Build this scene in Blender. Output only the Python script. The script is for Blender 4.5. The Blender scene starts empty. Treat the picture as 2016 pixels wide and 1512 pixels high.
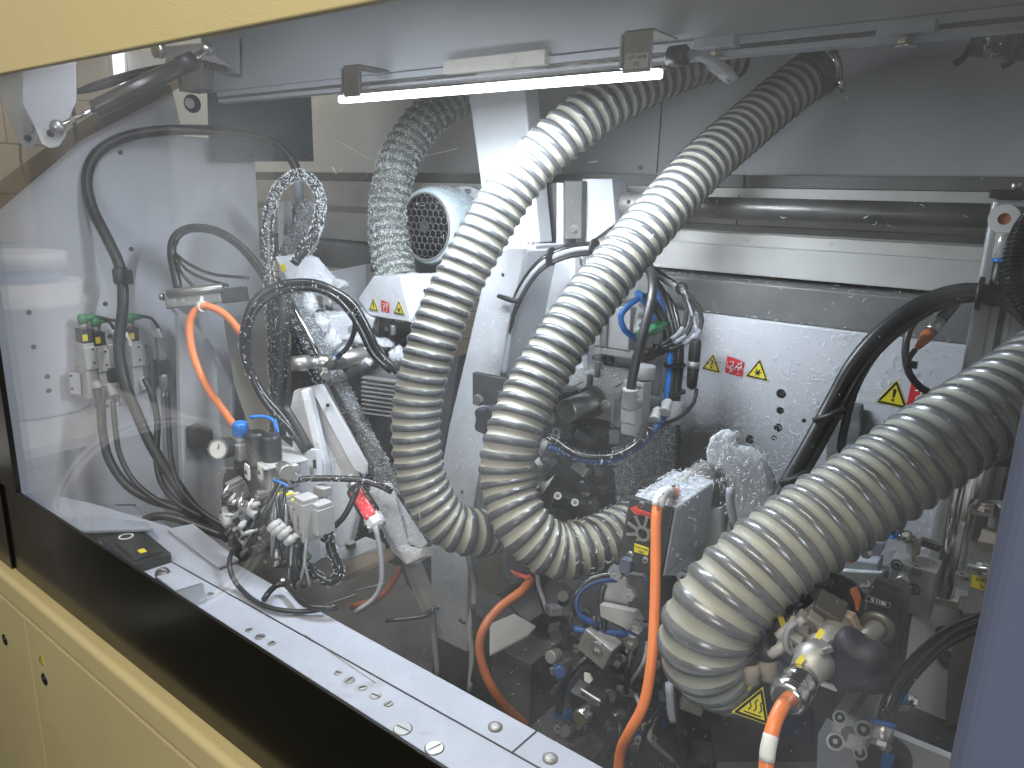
import bpy, math, random
import numpy as np
from mathutils import Vector, Matrix
random.seed(7); rng = np.random.default_rng(7)
sc = bpy.context.scene
COL = sc.collection
# ------------------------------------------------------------------ camera
def _n(a): return a/np.linalg.norm(a)
AX = -_n(np.array([-1958., 426., -1462.]))
_D = np.array([-158., -5744., -1462.]); _D = _n(_D-_D.dot(AX)*AX)
AZ = -_D
AY = np.cross(AZ, AX)
F = 1462.0
CAM = np.array([0., 0., 1.65])
cd = bpy.data.cameras.new('camera'); cam = bpy.data.objects.new('camera', cd); COL.objects.link(cam)
cd.sensor_width = 36; cd.lens = 36*F/2016; cd.clip_start = 0.02; cd.clip_end = 60
M = Matrix((tuple(AX), tuple(AY), tuple(AZ))).to_4x4(); M.translation = Vector(CAM)
cam.matrix_world = M; sc.camera = cam
# ------------------------------------------------------------------ world and lamps
w = bpy.data.worlds.new('World'); sc.world = w; w.use_nodes = True
wn = w.node_tree.nodes; bg = wn['Background']
bg.inputs[1].default_value = 0.23
_tc = wn.new('ShaderNodeTexCoord'); _sp = wn.new('ShaderNodeSeparateXYZ'); _rp = wn.new('ShaderNodeValToRGB'); _nz = wn.new('ShaderNodeTexNoise'); _mx = wn.new('ShaderNodeMix')
_lk = w.node_tree.links; _lk.new(_tc.outputs['Generated'], _sp.inputs[0]); _mr = wn.new('ShaderNodeMapRange'); _mr.inputs['From Min'].default_value = -1
_lk.new(_sp.outputs['Z'], _mr.inputs['Value']); _lk.new(_mr.outputs[0], _rp.inputs[0])
_e = _rp.color_ramp.elements; _e[0].position = .40; _e[0].color = (.10, .09, .07, 1); _e[1].position = .56; _e[1].color = (.95, .97, 1.0, 1)
_x = _rp.color_ramp.elements.new(.47); _x.color = (.42, .41, .40, 1)
_nz.inputs['Scale'].default_value = 2.6; _nz.inputs['Detail'].default_value = 3; _lk.new(_tc.outputs['Generated'], _nz.inputs['Vector'])
_m2 = wn.new('ShaderNodeMapRange'); _m2.inputs['From Min'].default_value = .4; _m2.inputs['From Max'].default_value = .6; _m2.inputs['To Min'].default_value = .45; _m2.inputs['To Max'].default_value = 1.5
_lk.new(_nz.outputs[0], _m2.inputs['Value']); _mx.data_type = 'RGBA'; _mx.blend_type = 'MULTIPLY'; _mx.inputs[0].default_value = 1
_lk.new(_rp.outputs[0], _mx.inputs[6]); _lk.new(_m2.outputs[0], _mx.inputs[7]); _lk.new(_mx.outputs[2], bg.inputs[0])
sc.view_settings.view_transform = 'Standard'; sc.view_settings.look = 'None'
sc.view_settings.exposure = 0.5; sc.view_settings.gamma = 1
cy = sc.cycles
cy.max_bounces = 6; cy.diffuse_bounces = 3; cy.glossy_bounces = 3; cy.transparent_max_bounces = 12; cy.transmission_bounces = 3
cy.caustics_reflective = False; cy.caustics_refractive = False; cy.use_denoising = True; cy.sample_clamp_indirect = 4

def area(name, loc, look, sx, sy, power, col):
    l = bpy.data.lights.new(name, 'AREA'); l.shape = 'RECTANGLE'; l.size = sx; l.size_y = sy
    l.energy = power; l.color = col
    o = bpy.data.objects.new(name, l); COL.objects.link(o)
    o.location = Vector(loc)
    d = Vector(look).normalized()
    zx = -d; xx = Vector((1, 0, 0)); yy = zx.cross(xx).normalized(); xx = yy.cross(zx)
    m = Matrix((xx, yy, zx)).transposed().to_4x4(); m.translation = Vector(loc); o.matrix_world = m
    return o
Z0 = 1.65
area('cabinet_strip_light', (-0.80, 0.925, Z0+0.150), (0.0, 0.10, -1.0), 0.58, 0.012, 7.5, (0.82, 0.91, 1.0))
_b = area('cabinet_strip_back', (-0.80, 0.935, Z0+0.150), (0.0, 0.82, -0.57), 0.58, 0.012, 1.2, (0.86, 0.93, 1.0)); _b.data.spread = math.radians(62)
area('left_strip_light', (-1.10, 0.60, Z0+0.33), (-0.25, 0.2, -1.0), 0.45, 0.03, 1.3, (0.84, 0.88, 1.0))
area('hall_light_front', (-0.5, -1.0, Z0+2.2), (0.0, 0.6, -0.8), 2.6, 0.9, 74, (1.0, 0.90, 0.74))
area('fill_light_side', (0.75, -1.8, Z0-0.05), (-0.30, 0.95, 0.06), 0.9, 0.7, 19, (0.90, 0.95, 1.0))  # added low fill from behind the camera, brightens the beam and rear
area('hall_light_back', (-3.3, 2.6, Z0+1.6), (-0.2, 0.2, -1.0), 1.6, 1.2, 40, (1.0, 0.93, 0.82))

# ------------------------------------------------------------------ pixel helpers (photo pixels -> machine space)
def ray(px, py):
    d = np.array([px-1008., 756.-py, -F])/F
    return np.array([d@AX, d@AY, d@AZ])
def P(px, py, d): return CAM+ray(px, py)*d
def PY(px, py, y): r = ray(px, py); return CAM+r*(y/r[1])
def PX(px, py, x): r = ray(px, py); return CAM+r*(x/r[0])
def PZ(px, py, z): r = ray(px, py); return CAM+r*((z-CAM[2])/r[2])
ex, ey, ez = np.eye(3)
def unit(a): a = np.asarray(a, float); return a/(np.linalg.norm(a)+1e-12)
def rot(rx=0, ry=0, rz=0):
    from mathutils import Euler
    return np.array(Euler((math.radians(rx), math.radians(ry), math.radians(rz))).to_matrix())
def frame(a):
    a = unit(a); h = ez if abs(a[2]) < .9 else ex
    u = unit(np.cross(h, a)); return u, np.cross(a, u), a
def spline(pts, step=0.012):
    p = np.array(pts, float)
    if len(p) == 2:
        n = max(2, int(np.linalg.norm(p[1]-p[0])/step)); t = np.linspace(0, 1, n+1)[:, None]
        return p[0]*(1-t)+p[1]*t
    q = np.vstack([2*p[0]-p[1], p, 2*p[-1]-p[-2]]); out = []
    for i in range(1, len(q)-2):
        n = max(2, int(np.linalg.norm(q[i+1]-q[i])/step))
        for k in range(n):
            t = k/n
            out.append(.5*((2*q[i])+(-q[i-1]+q[i+1])*t+(2*q[i-1]-5*q[i]+4*q[i+1]-q[i+2])*t*t+(-q[i-1]+3*q[i]-3*q[i+1]+q[i+2])*t**3))
    out.append(q[-2]); return np.array(out)
def pframes(c):
    t = np.gradient(c, axis=0); t /= np.linalg.norm(t, axis=1)[:, None]+1e-12
    u = np.zeros_like(c); u[0] = frame(t[0])[0]
    for i in range(1, len(c)):
        v = u[i-1]-t[i]*np.dot(u[i-1], t[i]); u[i] = unit(v)
    return t, u, np.cross(t, u)

# ------------------------------------------------------------------ materials
MAT = {}
def mat(name, col, rough=.5, metal=0, bump=0, bscale=200, var=0, vscale=8, dirt=None, dscale=3, dlo=.55, dhi=.75, coat=0, spec=.5, trans=0):
    m = bpy.data.materials.new(name); m.use_nodes = True; nt = m.node_tree; N = nt.nodes; Lk = nt.links
    b = N['Principled BSDF']; b.inputs['Roughness'].default_value = rough; b.inputs['Metallic'].default_value = metal
    b.inputs['Specular IOR Level'].default_value = spec
    b.inputs['Coat Weight'].default_value = coat; b.inputs['Transmission Weight'].default_value = trans
    c = (*col, 1)
    b.inputs['Base Color'].default_value = c
    tc = N.new('ShaderNodeTexCoord'); src = tc.outputs['Object']; last = None
    if var:
        n = N.new('ShaderNodeTexNoise'); n.inputs['Scale'].default_value = vscale; n.inputs['Detail'].default_value = 6
        Lk.new(src, n.inputs['Vector'])
        mr = N.new('ShaderNodeMapRange'); mr.inputs['From Min'].default_value = .3; mr.inputs['From Max'].default_value = .7
        mr.inputs['To Min'].default_value = 1-var; mr.inputs['To Max'].default_value = 1+var
        Lk.new(n.outputs[0], mr.inputs['Value'])
        mx = N.new('ShaderNodeMix'); mx.data_type = 'RGBA'; mx.blend_type = 'MULTIPLY'; mx.inputs[0].default_value = 1
        mx.inputs[6].default_value = c; Lk.new(mr.outputs[0], mx.inputs[7]); last = mx.outputs[2]
        Lk.new(last, b.inputs['Base Color'])
        m2 = N.new('ShaderNodeMapRange'); m2.inputs['To Min'].default_value = max(.02, rough-.12); m2.inputs['To Max'].default_value = min(1, rough+.12)
        Lk.new(n.outputs[0], m2.inputs['Value']); Lk.new(m2.outputs[0], b.inputs['Roughness'])
    if dirt:
        n = N.new('ShaderNodeTexNoise'); n.inputs['Scale'].default_value = dscale; n.inputs['Detail'].default_value = 10; n.inputs['Roughness'].default_value = .7
        Lk.new(src, n.inputs['Vector'])
        mr = N.new('ShaderNodeMapRange'); mr.inputs['From Min'].default_value = dlo; mr.inputs['From Max'].default_value = dhi
        Lk.new(n.outputs[0], mr.inputs['Value'])
        mx = N.new('ShaderNodeMix'); mx.data_type = 'RGBA'; mx.inputs[6].default_value = c
        if last: Lk.new(last, mx.inputs[6])
        mx.inputs[7].default_value = (*dirt, 1); Lk.new(mr.outputs[0], mx.inputs[0]); Lk.new(mx.outputs[2], b.inputs['Base Color'])
    if bump:
        n = N.new('ShaderNodeTexNoise'); n.inputs['Scale'].default_value = bscale; n.inputs['Detail'].default_value = 3
        Lk.new(src, n.inputs['Vector'])
        bp = N.new('ShaderNodeBump'); bp.inputs['Strength'].default_value = bump; bp.inputs['Distance'].default_value = .002
        Lk.new(n.outputs[0], bp.inputs['Height']); Lk.new(bp.outputs[0], b.inputs['Normal'])
    MAT[name] = m; return m
mat('white', (.57, .58, .62), .42, bump=.12, bscale=260, var=.05, vscale=6, dirt=(.42, .42, .42), dscale=5, dlo=.60, dhi=.80)
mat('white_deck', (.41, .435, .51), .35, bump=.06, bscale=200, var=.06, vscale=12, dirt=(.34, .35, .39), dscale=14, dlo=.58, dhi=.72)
mat('white_rough', (.66, .67, .70), .6, bump=.6, bscale=420, var=.06, vscale=30)
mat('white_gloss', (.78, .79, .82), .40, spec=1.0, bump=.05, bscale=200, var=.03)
mat('grey_paint', (.60, .63, .65), .6, bump=.1, bscale=300, var=.06, vscale=5)
mat('rail_light', (.50, .49, .46), .5, bump=.08, var=.12, vscale=9, dirt=(.22, .21, .19), dscale=30, dlo=.6, dhi=.78)
mat('rail_bright', (.46, .455, .44), .45, var=.14, vscale=6, bump=.05)
mat('rail_dark', (.11, .11, .105), .5, var=.15, vscale=14)
mat('beam_dark', (.13, .13, .128), .5, var=.2, vscale=10, dirt=(.2, .2, .19), dscale=40, dlo=.55, dhi=.8)
mat('grey_beam', (.40, .43, .48), .5, bump=.1, bscale=300, var=.05, vscale=4)
mat('rail_mid', (.24, .235, .225), .5, var=.1, vscale=9)
mat('tint_body', (.03, .026, .018), .3, 0, var=.1)
mat('tube_clear', (.22, .23, .24), .15, coat=.6)
mat('glass_like', (.45, .45, .42), .2, .2)
mat('smoke_solid', (.05, .05, .052), .18, var=.2, vscale=12)
mat('tan_grey', (.20, .185, .155), .55, var=.15, vscale=10)
mat('steel', (.52, .51, .49), .32, .9, var=.12, vscale=25, bump=.04)
mat('steel_dull', (.36, .355, .34), .45, .55, var=.18, vscale=25, bump=.05)
mat('steel_dark', (.13, .125, .12), .4, .6, var=.25, vscale=20)
mat('chrome', (.75, .74, .72), .15, 1, var=.05, vscale=30)
mat('alu', (.50, .50, .50), .38, .55, var=.08, vscale=16)
mat('black', (.018, .018, .019), .45, var=.3, vscale=30)
mat('black_gloss', (.012, .012, .013), .2, var=.2, vscale=20)
mat('black_panel', (.006, .0055, .004), .22, var=.1, vscale=5)
mat('rubber', (.022, .022, .023), .38, var=.25, vscale=40, bump=.05)
mat('rubber_brown', (.05, .045, .035), .45, var=.25, vscale=30)
mat('knob', (.014, .015, .024), .6, bump=.15, bscale=500, var=.15)
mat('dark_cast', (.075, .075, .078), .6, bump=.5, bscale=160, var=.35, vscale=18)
mat('dark_floor', (.09, .088, .088), .7, bump=.4, bscale=120, var=.5, vscale=7, dirt=(.12, .115, .11), dscale=9, dlo=.5, dhi=.75)
mat('cable_grey', (.30, .31, .34), .45, var=.1)
mat('orange', (.85, .24, .07), .38, var=.08, vscale=20, dirt=(.5, .17, .07), dscale=30, dlo=.6, dhi=.85)
mat('orange_dirty', (.50, .15, .05), .5, var=.2, vscale=14)
mat('blue', (.02, .19, .62), .3, var=.08)
mat('blue_dark', (.015, .06, .20), .4, var=.2)
mat('navy', (.012, .014, .04), .35, var=.2)
mat('green', (.06, .28, .13), .45, var=.15)
mat('yellow', (.80, .66, .03), .45, var=.06)
mat('red', (.62, .03, .04), .45, var=.1)
mat('arrow_red', (.85, .10, .06), .5)
mat('label_white', (.75, .75, .74), .5)
mat('ink', (.012, .012, .012), .5)
mat('cream', (.46, .39, .20), .42, bump=.22, bscale=330, var=.03, vscale=4)
mat('cream_dark', (.32, .26, .12), .42, bump=.15, bscale=300, var=.03, vscale=4)
mat('hose_wall', (.32, .32, .27), .5, var=.08, vscale=20, bump=.1, bscale=120)
mat('hose_rib_dark', (.10, .105, .11), .28, .2, var=.15, vscale=30)
mat('hose_wall_cream', (.38, .365, .30), .5, var=.08, vscale=20, bump=.1, bscale=120)
mat('hose_rib', (.20, .207, .215), .26, .35, var=.15, vscale=30)
mat('hose_wall_dusty', (.24, .25, .22), .7, var=.3, vscale=60, bump=.9, bscale=260)
mat('hose_rib_dusty', (.12, .13, .12), .5, var=.3, vscale=60, bump=.6, bscale=260)
mat('shaving', (.86, .88, .90), .5, var=.08, vscale=60)
mat('valve_grey', (.40, .40, .40), .45, var=.08, dirt=(.25, .24, .22), dscale=25, dlo=.6, dhi=.8)
mat('valve_white', (.43, .43, .43), .4, var=.06)
mat('dusty_tool', (.15, .155, .16), .75, bump=.8, bscale=260, var=.35, vscale=60)
mat('motor_blue', (.50, .58, .62), .4, bump=.08, var=.05)
mat('purple_frame', (.085, .10, .155), .35, bump=.04, bscale=300, var=.05, vscale=4)
mat('blue_acrylic', (.10, .125, .14), .2, var=.05)
mat('wood_block', (.38, .33, .26), .7, var=.2, vscale=25)
mat('copper', (.65, .25, .08), .3, .9)
mat('room_wall', (.50, .45, .36), .7, var=.05, vscale=3)
mat('drum_white', (.75, .76, .80), .4)
mat('drum_blue', (.30, .36, .55), .5)
def emis(name, col, s):
    m = bpy.data.materials.new(name); m.use_nodes = True; nt = m.node_tree; nt.nodes.clear()
    e = nt.nodes.new('ShaderNodeEmission'); e.inputs[0].default_value = (*col, 1); e.inputs[1].default_value = s
    o = nt.nodes.new('ShaderNodeOutputMaterial'); nt.links.new(e.outputs[0], o.inputs[0]); MAT[name] = m
emis('lamp_emit', (.93, .97, 1), 7)
emis('window_emit', (.9, .95, 1), 1.1)
def clear(name, tint, fres=1.45, rough=.03, dust=0., dcol=(.7, .72, .75), scratches=False, base=0.):
    m = bpy.data.materials.new(name); m.use_nodes = True; nt = m.node_tree; N = nt.nodes; Lk = nt.links; N.clear()
    tr = N.new('ShaderNodeBsdfTransparent'); tr.inputs[0].default_value = (*tint, 1)
    gl = N.new('ShaderNodeBsdfGlossy'); gl.inputs['Roughness'].default_value = rough; gl.inputs[0].default_value = (.9, .9, .9, 1)
    lw_ = N.new('ShaderNodeLayerWeight'); lw_.inputs[0].default_value = .5
    pw = N.new('ShaderNodeMath'); pw.operation = 'POWER'; Lk.new(lw_.outputs['Facing'], pw.inputs[0]); pw.inputs[1].default_value = 5
    fr = N.new('ShaderNodeMath'); fr.operation = 'MULTIPLY_ADD'; Lk.new(pw.outputs[0], fr.inputs[0]); fr.inputs[1].default_value = .9; fr.inputs[2].default_value = .035
    mx = N.new('ShaderNodeMixShader'); Lk.new(fr.outputs[0], mx.inputs[0]); Lk.new(tr.outputs[0], mx.inputs[1]); Lk.new(gl.outputs[0], mx.inputs[2])
    out = N.new('ShaderNodeOutputMaterial'); res = mx.outputs[0]
    if dust:
        tc = N.new('ShaderNodeTexCoord')
        n = N.new('ShaderNodeTexNoise'); n.inputs['Scale'].default_value = 3.2; n.inputs['Detail'].default_value = 8; n.inputs['Roughness'].default_value = .62
        Lk.new(tc.outputs['Object'], n.inputs['Vector'])
        mr = N.new('ShaderNodeMapRange'); mr.inputs['From Min'].default_value = .35; mr.inputs['From Max'].default_value = .72
        mr.inputs['To Min'].default_value = base; mr.inputs['To Max'].default_value = dust
        Lk.new(n.outputs[0], mr.inputs['Value'])
        fac = mr.outputs[0]
        # specks of dust sticking to the sheet
        v = N.new('ShaderNodeTexVoronoi'); v.inputs['Scale'].default_value = 95; Lk.new(tc.outputs['Object'], v.inputs['Vector'])
        m3 = N.new('ShaderNodeMapRange'); m3.inputs['From Min'].default_value = .055; m3.inputs['From Max'].default_value = .03
        m3.inputs['To Min'].default_value = 0; m3.inputs['To Max'].default_value = .55
        Lk.new(v.outputs['Distance'], m3.inputs['Value'])
        ad = N.new('ShaderNodeMath'); ad.operation = 'MAXIMUM'; Lk.new(fac, ad.inputs[0]); Lk.new(m3.outputs[0], ad.inputs[1]); fac = ad.outputs[0]
        df = N.new('ShaderNodeBsdfDiffuse'); df.inputs[0].default_value = (*dcol, 1)
        tl = N.new('ShaderNodeBsdfTranslucent'); tl.inputs[0].default_value = (*dcol, 1)
        dm = N.new('ShaderNodeMixShader'); dm.inputs[0].default_value = .6; Lk.new(df.outputs[0], dm.inputs[1]); Lk.new(tl.outputs[0], dm.inputs[2])
        m4 = N.new('ShaderNodeMixShader'); Lk.new(fac, m4.inputs[0]); Lk.new(res, m4.inputs[1]); Lk.new(dm.outputs[0], m4.inputs[2]); res = m4.outputs[0]
    Lk.new(res, out.inputs[0]); MAT[name] = m
clear('pane', (.985, .99, .99), 1.5, .02, dust=.085, base=.008)
clear('tinted_strip', (.55, .49, .38), 1.45, .08)
clear('smoke_plate', (.30, .30, .32), 1.45, .1)
clear('glass_small', (.85, .85, .85), 1.5, .03)

# ------------------------------------------------------------------ mesh builder
BASE = {}
class MB:
    def __init__(s): s.v = []; s.f = []; s.s = []; s.m = []; s.n = 0
    def add(s, v, f, smooth=False, mi=0):
        v = np.asarray(v, float); s.v.append(v)
        s.f += [tuple(int(i)+s.n for i in q) for q in f]; s.s += [smooth]*len(f)
        s.m += (list(mi) if hasattr(mi, '__len__') else [mi]*len(f)); s.n += len(v); return s
    def box(s, c, size, R=None, mi=0):
        R = np.eye(3) if R is None else R; h = np.array(size)/2
        v = np.array([[x, y, z] for x in (-1, 1) for y in (-1, 1) for z in (-1, 1)])*h
        return s.add(v@R.T+np.array(c), [(0, 1, 3, 2), (4, 6, 7, 5), (0, 4, 5, 1), (2, 3, 7, 6), (0, 2, 6, 4), (1, 5, 7, 3)], mi=mi)
    def bb(s, a, b, mi=0):
        a = np.array(a, float); b = np.array(b, float); return s.box((a+b)/2, np.abs(b-a), mi=mi)
    def lathe(s, p0, ax, prof, n=24, smooth=True, mi=0):
        u, v, a = frame(ax); V = []; Fc = []
        for t, r in prof:
            for k in range(n):
                th = 2*math.pi*k/n; V.append(np.array(p0)+a*t+(u*math.cos(th)+v*math.sin(th))*max(r, 1e-5))
        for i in range(len(prof)-1):
            for k in range(n):
                k2 = (k+1) % n; Fc.append((i*n+k, i*n+k2, (i+1)*n+k2, (i+1)*n+k))
        s.add(V, Fc, smooth, mi)
        b = s.n-len(V)
        s.f.append(tuple(b+k for k in reversed(range(n)))); s.f.append(tuple(b+(len(prof)-1)*n+k for k in range(n)))
        s.s += [False, False]; s.m += [mi, mi]; return s
    def cyl(s, p0, p1, r, r1=None, n=24, smooth=True, mi=0):
        p0 = np.array(p0, float); p1 = np.array(p1, float); L = np.linalg.norm(p1-p0); r1 = r if r1 is None else r1
        c = min(.12*min(r, r1), .0015, L*.2) if n > 8 else 0
        prof = [(0, r-c), (c, r), (L-c, r1), (L, r1-c)] if c > 0 else [(0, r), (L, r1)]
        return s.lathe(p0, p1-p0, prof, n, smooth, mi)
    def ring(s, p0, ax, r0, r1, h, n=28, mi=0):
        u, v, a = frame(ax); V = []; Fc = []
        for (t, r) in ((0, r0), (0, r1), (h, r1), (h, r0)):
            for k in range(n):
                th = 2*math.pi*k/n; V.append(np.array(p0)+a*t+(u*math.cos(th)+v*math.sin(th))*r)
        for i in range(4):
            j = (i+1) % 4
            for k in range(n):
                k2 = (k+1) % n; Fc.append((i*n+k, i*n+k2, j*n+k2, j*n+k))
        return s.add(V, Fc, False, mi)
    def tube(s, pts, r, n=10, step=.012, mi=0, raw=False):
        c = np.array(pts, float) if raw else spline(pts, step); t, u, v = pframes(c)
        th = np.linspace(0, 2*math.pi, n, endpoint=False)
        V = c[:, None, :]+r*(u[:, None, :]*np.cos(th)[None, :, None]+v[:, None, :]*np.sin(th)[None, :, None])
        m = len(c); Fc = [(i*n+k, i*n+(k+1) % n, (i+1)*n+(k+1) % n, (i+1)*n+k) for i in range(m-1) for k in range(n)]
        s.add(V.reshape(-1, 3), Fc, True, mi); b = s.n-m*n
        s.f.append(tuple(b+k for k in reversed(range(n)))); s.f.append(tuple(b+(m-1)*n+k for k in range(n))); s.s += [False]*2; s.m += [mi]*2
        return s
    def prism(s, pts, off, mi=0):
        p = np.array(pts, float); o = np.array(off, float); n = len(p)
        Fc = [tuple(range(n)), tuple(reversed(range(n, 2*n)))]+[(i, i+n, (i+1) % n+n, (i+1) % n) for i in range(n)]
        return s.add(np.vstack([p, p+o]), Fc, mi=mi)
    def sph(s, c, r, n=16, mi=0, sc=(1, 1, 1)):
        prof = [(-math.cos(a)*r, math.sin(a)*r) for a in np.linspace(0, math.pi, n//2+1)]
        b0 = len(s.v); s.lathe(np.array(c), ez, prof, n, True, mi)
        if sc != (1, 1, 1): s.v[b0] = (s.v[b0]-np.array(c))*np.array(sc)+np.array(c)
        return s
    def hexa(s, p0, ax, r, h, mi=0): return s.lathe(p0, ax, [(0, r*.96), (.001, r), (h-.001, r), (h, r*.93)], 6, False, mi)
    def bolt(s, p, ax, r=.006, h=.005, mi=0):
        a = unit(ax); p = np.array(p, float)
        s.ring(p, a, r*.5, r, h, 16, mi); s.cyl(p, p+a*h*.35, r*.55, n=12, mi=mi); s.cyl(p-a*.001, p+a*.0012, r*1.35, n=18, mi=mi); return s
    def obj(s, name, m, parent=None, bevel=0, label=None, seg=2):
        V = np.vstack(s.v); me = bpy.data.meshes.new(name)
        if parent is not None: base = BASE[parent.name]
        else:
            lo, hi = V.min(0), V.max(0); base = np.array([(lo[0]+hi[0])/2, (lo[1]+hi[1])/2, lo[2]])
        me.from_pydata((V-base).tolist(), [], s.f)
        for mm in (m if isinstance(m, (list, tuple)) else [m]): me.materials.append(MAT[mm])
        me.polygons.foreach_set('use_smooth', s.s); me.polygons.foreach_set('material_index', s.m); me.update()
        o = bpy.data.objects.new(name, me); COL.objects.link(o)
        if parent is not None: o.parent = parent
        else: o.location = Vector(base)
        BASE[o.name] = base
        if bevel:
            b = o.modifiers.new('bevel', 'BEVEL'); b.width = bevel; b.segments = seg; b.limit_method = 'ANGLE'; b.angle_limit = math.radians(40)
        if label: o['label'] = label
        return o
def tag(o, label=None, cat=None, group=None, kind=None):
    if label: o['label'] = label
    if cat: o['category'] = cat
    if group: o['group'] = group
    if kind: o['kind'] = kind
    return o
def thing(name, loc, label, cat, group=None):
    o = bpy.data.objects.new(name, None); COL.objects.link(o); o.empty_display_size = .03
    o.location = Vector(loc); BASE[o.name] = np.array(loc, float); return tag(o, label, cat, group)
def text(s, center, u, v, h, m, parent, name='lettering', align='CENTER', lift=.0008):
    """flat lettering: u reading direction, v up, h cap height"""
    u = unit(u); v = unit(v); n = np.cross(u, v)
    cu = bpy.data.curves.new(name, 'FONT'); cu.body = s; cu.align_x = align; cu.align_y = 'CENTER'; cu.size = h*1.4; cu.extrude = .0002; cu.resolution_u = 3
    t = bpy.data.objects.new('tmp', cu); COL.objects.link(t); dg = bpy.context.evaluated_depsgraph_get()
    me = bpy.data.meshes.new_from_object(t.evaluated_get(dg)); bpy.data.objects.remove(t)
    vs = np.array([list(x.co) for x in me.vertices])
    if len(vs) == 0: return
    W = np.array(center)+n*lift+vs[:, :1]*u+vs[:, 1:2]*v+vs[:, 2:3]*n
    base = BASE[parent.name]
    for i, x in enumerate(me.vertices): x.co = Vector(W[i]-base)
    me.materials.clear(); me.materials.append(MAT[m])
    o = bpy.data.objects.new(name, me); COL.objects.link(o); o.parent = parent; BASE[o.name] = base; return o
def sticker(center, u, v, size, kind, parent):
    """yellow warning triangle or red square with its symbol"""
    u = unit(u); v = unit(v); n = np.cross(u, v); c = np.array(center)
    def q(x, y, k): return c+u*x*size+v*y*size+n*k
    if kind == 'hands':
        pts = [(-.5, -.42), (.5, -.5), (.5, .36), (.1, .42), (-.5, .5)]
        p = MB().prism([q(x, y, .0004) for x, y in pts], n*.0006).obj('red_sticker', 'red', parent)
        m = MB()
        for k, sx in ((0, -.32), (1, .12)):
            for a, b in (((sx, .22), (sx+.2, .26)), ((sx+.2, .26), (sx+.24, .1)), ((sx+.24, .1), (sx+.1, -.02)), ((sx+.1, -.02), (sx+.1, -.18)), ((sx+.08, -.3), (sx+.12, -.34))):
                m.cyl(q(*a, .0014), q(*b, .0014), size*.03, n=6)
        m.cyl(q(-.28, -.36, .0014), q(.34, .34, .0014), size*.025, n=6)
        m.obj('symbol', 'label_white', p); return p
    tri = [(-.56, -.42), (.56, -.42), (0, .58)]
    p = MB().prism([q(x, y, .0004) for x, y in tri], n*.0006).obj('warning_sticker', 'yellow', parent)
    m = MB()
    inner = [(-.46, -.36), (.46, -.36), (0, .46)]
    for i in range(3):
        a, b = np.array(inner[i]), np.array(inner[(i+1) % 3])
        d = unit(b-a); pr = np.array([-d[1], d[0]])*.035
        m.prism([q(*(a-d*.03-pr), .0011), q(*(b+d*.03-pr), .0011), q(*(b+d*.0+pr), .0011), q(*(a+pr), .0011)], n*.0004)
    if kind == 'excl':
        m.prism([q(-.055, .22, .0011), q(.055, .22, .0011), q(.03, -.1, .0011), q(-.03, -.1, .0011)], n*.0006)
        m.cyl(q(0, -.2, .0011), q(0, -.2, .0018), size*.05, n=10)
    elif kind == 'star':
        pts = []
        for k in range(12):
            a = k*math.pi/6; r = .22 if k % 2 == 0 else .08; pts.append(q(math.cos(a)*r, math.sin(a)*r-.1, .0011))
        m.prism(pts, n*.0006)
    elif kind == 'bolt':
        m.prism([q(.06, .25, .0011), q(-.1, -.06, .0011), q(0, -.04, .0011), q(-.04, -.3, .0011), q(.12, .02, .0011), q(.02, .0, .0011)], n*.0006)
    elif kind == 'heat':
        for k in (-.16, 0, .16):
            ps = [q(k+.04*math.sin(t*6.28), -.17+.36*t, .0014) for t in np.linspace(0, 1, 9)]; m.tube(ps, size*.018, 6, step=.001)
        m.cyl(q(-.26, -.26, .0014), q(.26, -.26, .0014), size*.018, n=6)
    m.obj('symbol', 'ink', p); return p
def tagplate(lines, c, u, v, w, h, parent, m='yellow', ink='ink'):
    u = unit(u); v = unit(v); n = np.cross(u, v); c = np.array(c)
    p = MB().prism([c-u*w/2-v*h/2, c+u*w/2-v*h/2, c+u*w/2+v*h/2, c-u*w/2+v*h/2], n*.0012).obj('id_label', m, parent)
    k = len(lines)
    for i, l in enumerate(lines): text(l, c+v*h*((k-1)/2-i)*.9/k, u, v, h*.55/k, ink, p, lift=.0014)
    return p
# ------------------------------------------------------------------ corrugated hose
def hose(name, pts, R, pitch, label, mats=('hose_rib', 'hose_wall'), depth=.10, K=12, N=36, wall=7):
    c = spline(pts, .006); seg = np.r_[0, np.cumsum(np.linalg.norm(np.diff(c, axis=0), axis=1))]; L = seg[-1]
    t, u, v = pframes(c); nt = int((L/pitch-1)*K)
    def samp(a, s): return np.stack([np.interp(s, seg, a[:, i]) for i in range(3)], -1)
    i = np.arange(nt)[:, None]; j = np.arange(N)[None, :]
    S = np.clip((i/K+j/N)*pitch, 0, L); th = 2*math.pi*j/N+0*i
    ph = (i % K)/K+0*j
    # rib: raised round ridge; wall: sagging band
    rr = np.where(ph < .5, 1+depth*.5*np.sin(np.pi*ph/.5), 1-depth*.55*np.sin(np.pi*(ph-.5)/.5)**.7)*R
    C = samp(c, S); U = samp(u, S); V = samp(v, S)
    W = C+rr[..., None]*(U*np.cos(th)[..., None]+V*np.sin(th)[..., None])
    idx = lambda a, b: (a+K)*N if b == N else a*N+b
    Fc = []; mi = []
    for a in range(nt-1):
        for b in range(N):
            b2 = b+1
            q3, q4 = idx(a+1, b2), idx(a, b2)
            if max(q3, q4) >= nt*N: continue
            Fc.append((a*N+b, q4, q3, (a+1)*N+b)); mi.append(0 if (a % K) < 6 else 1)
    m = MB().add(W.reshape(-1, 3), Fc, True, mi)
    o = m.obj(name, list(mats)); tag(o, label, 'hose'); return o, c
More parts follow.
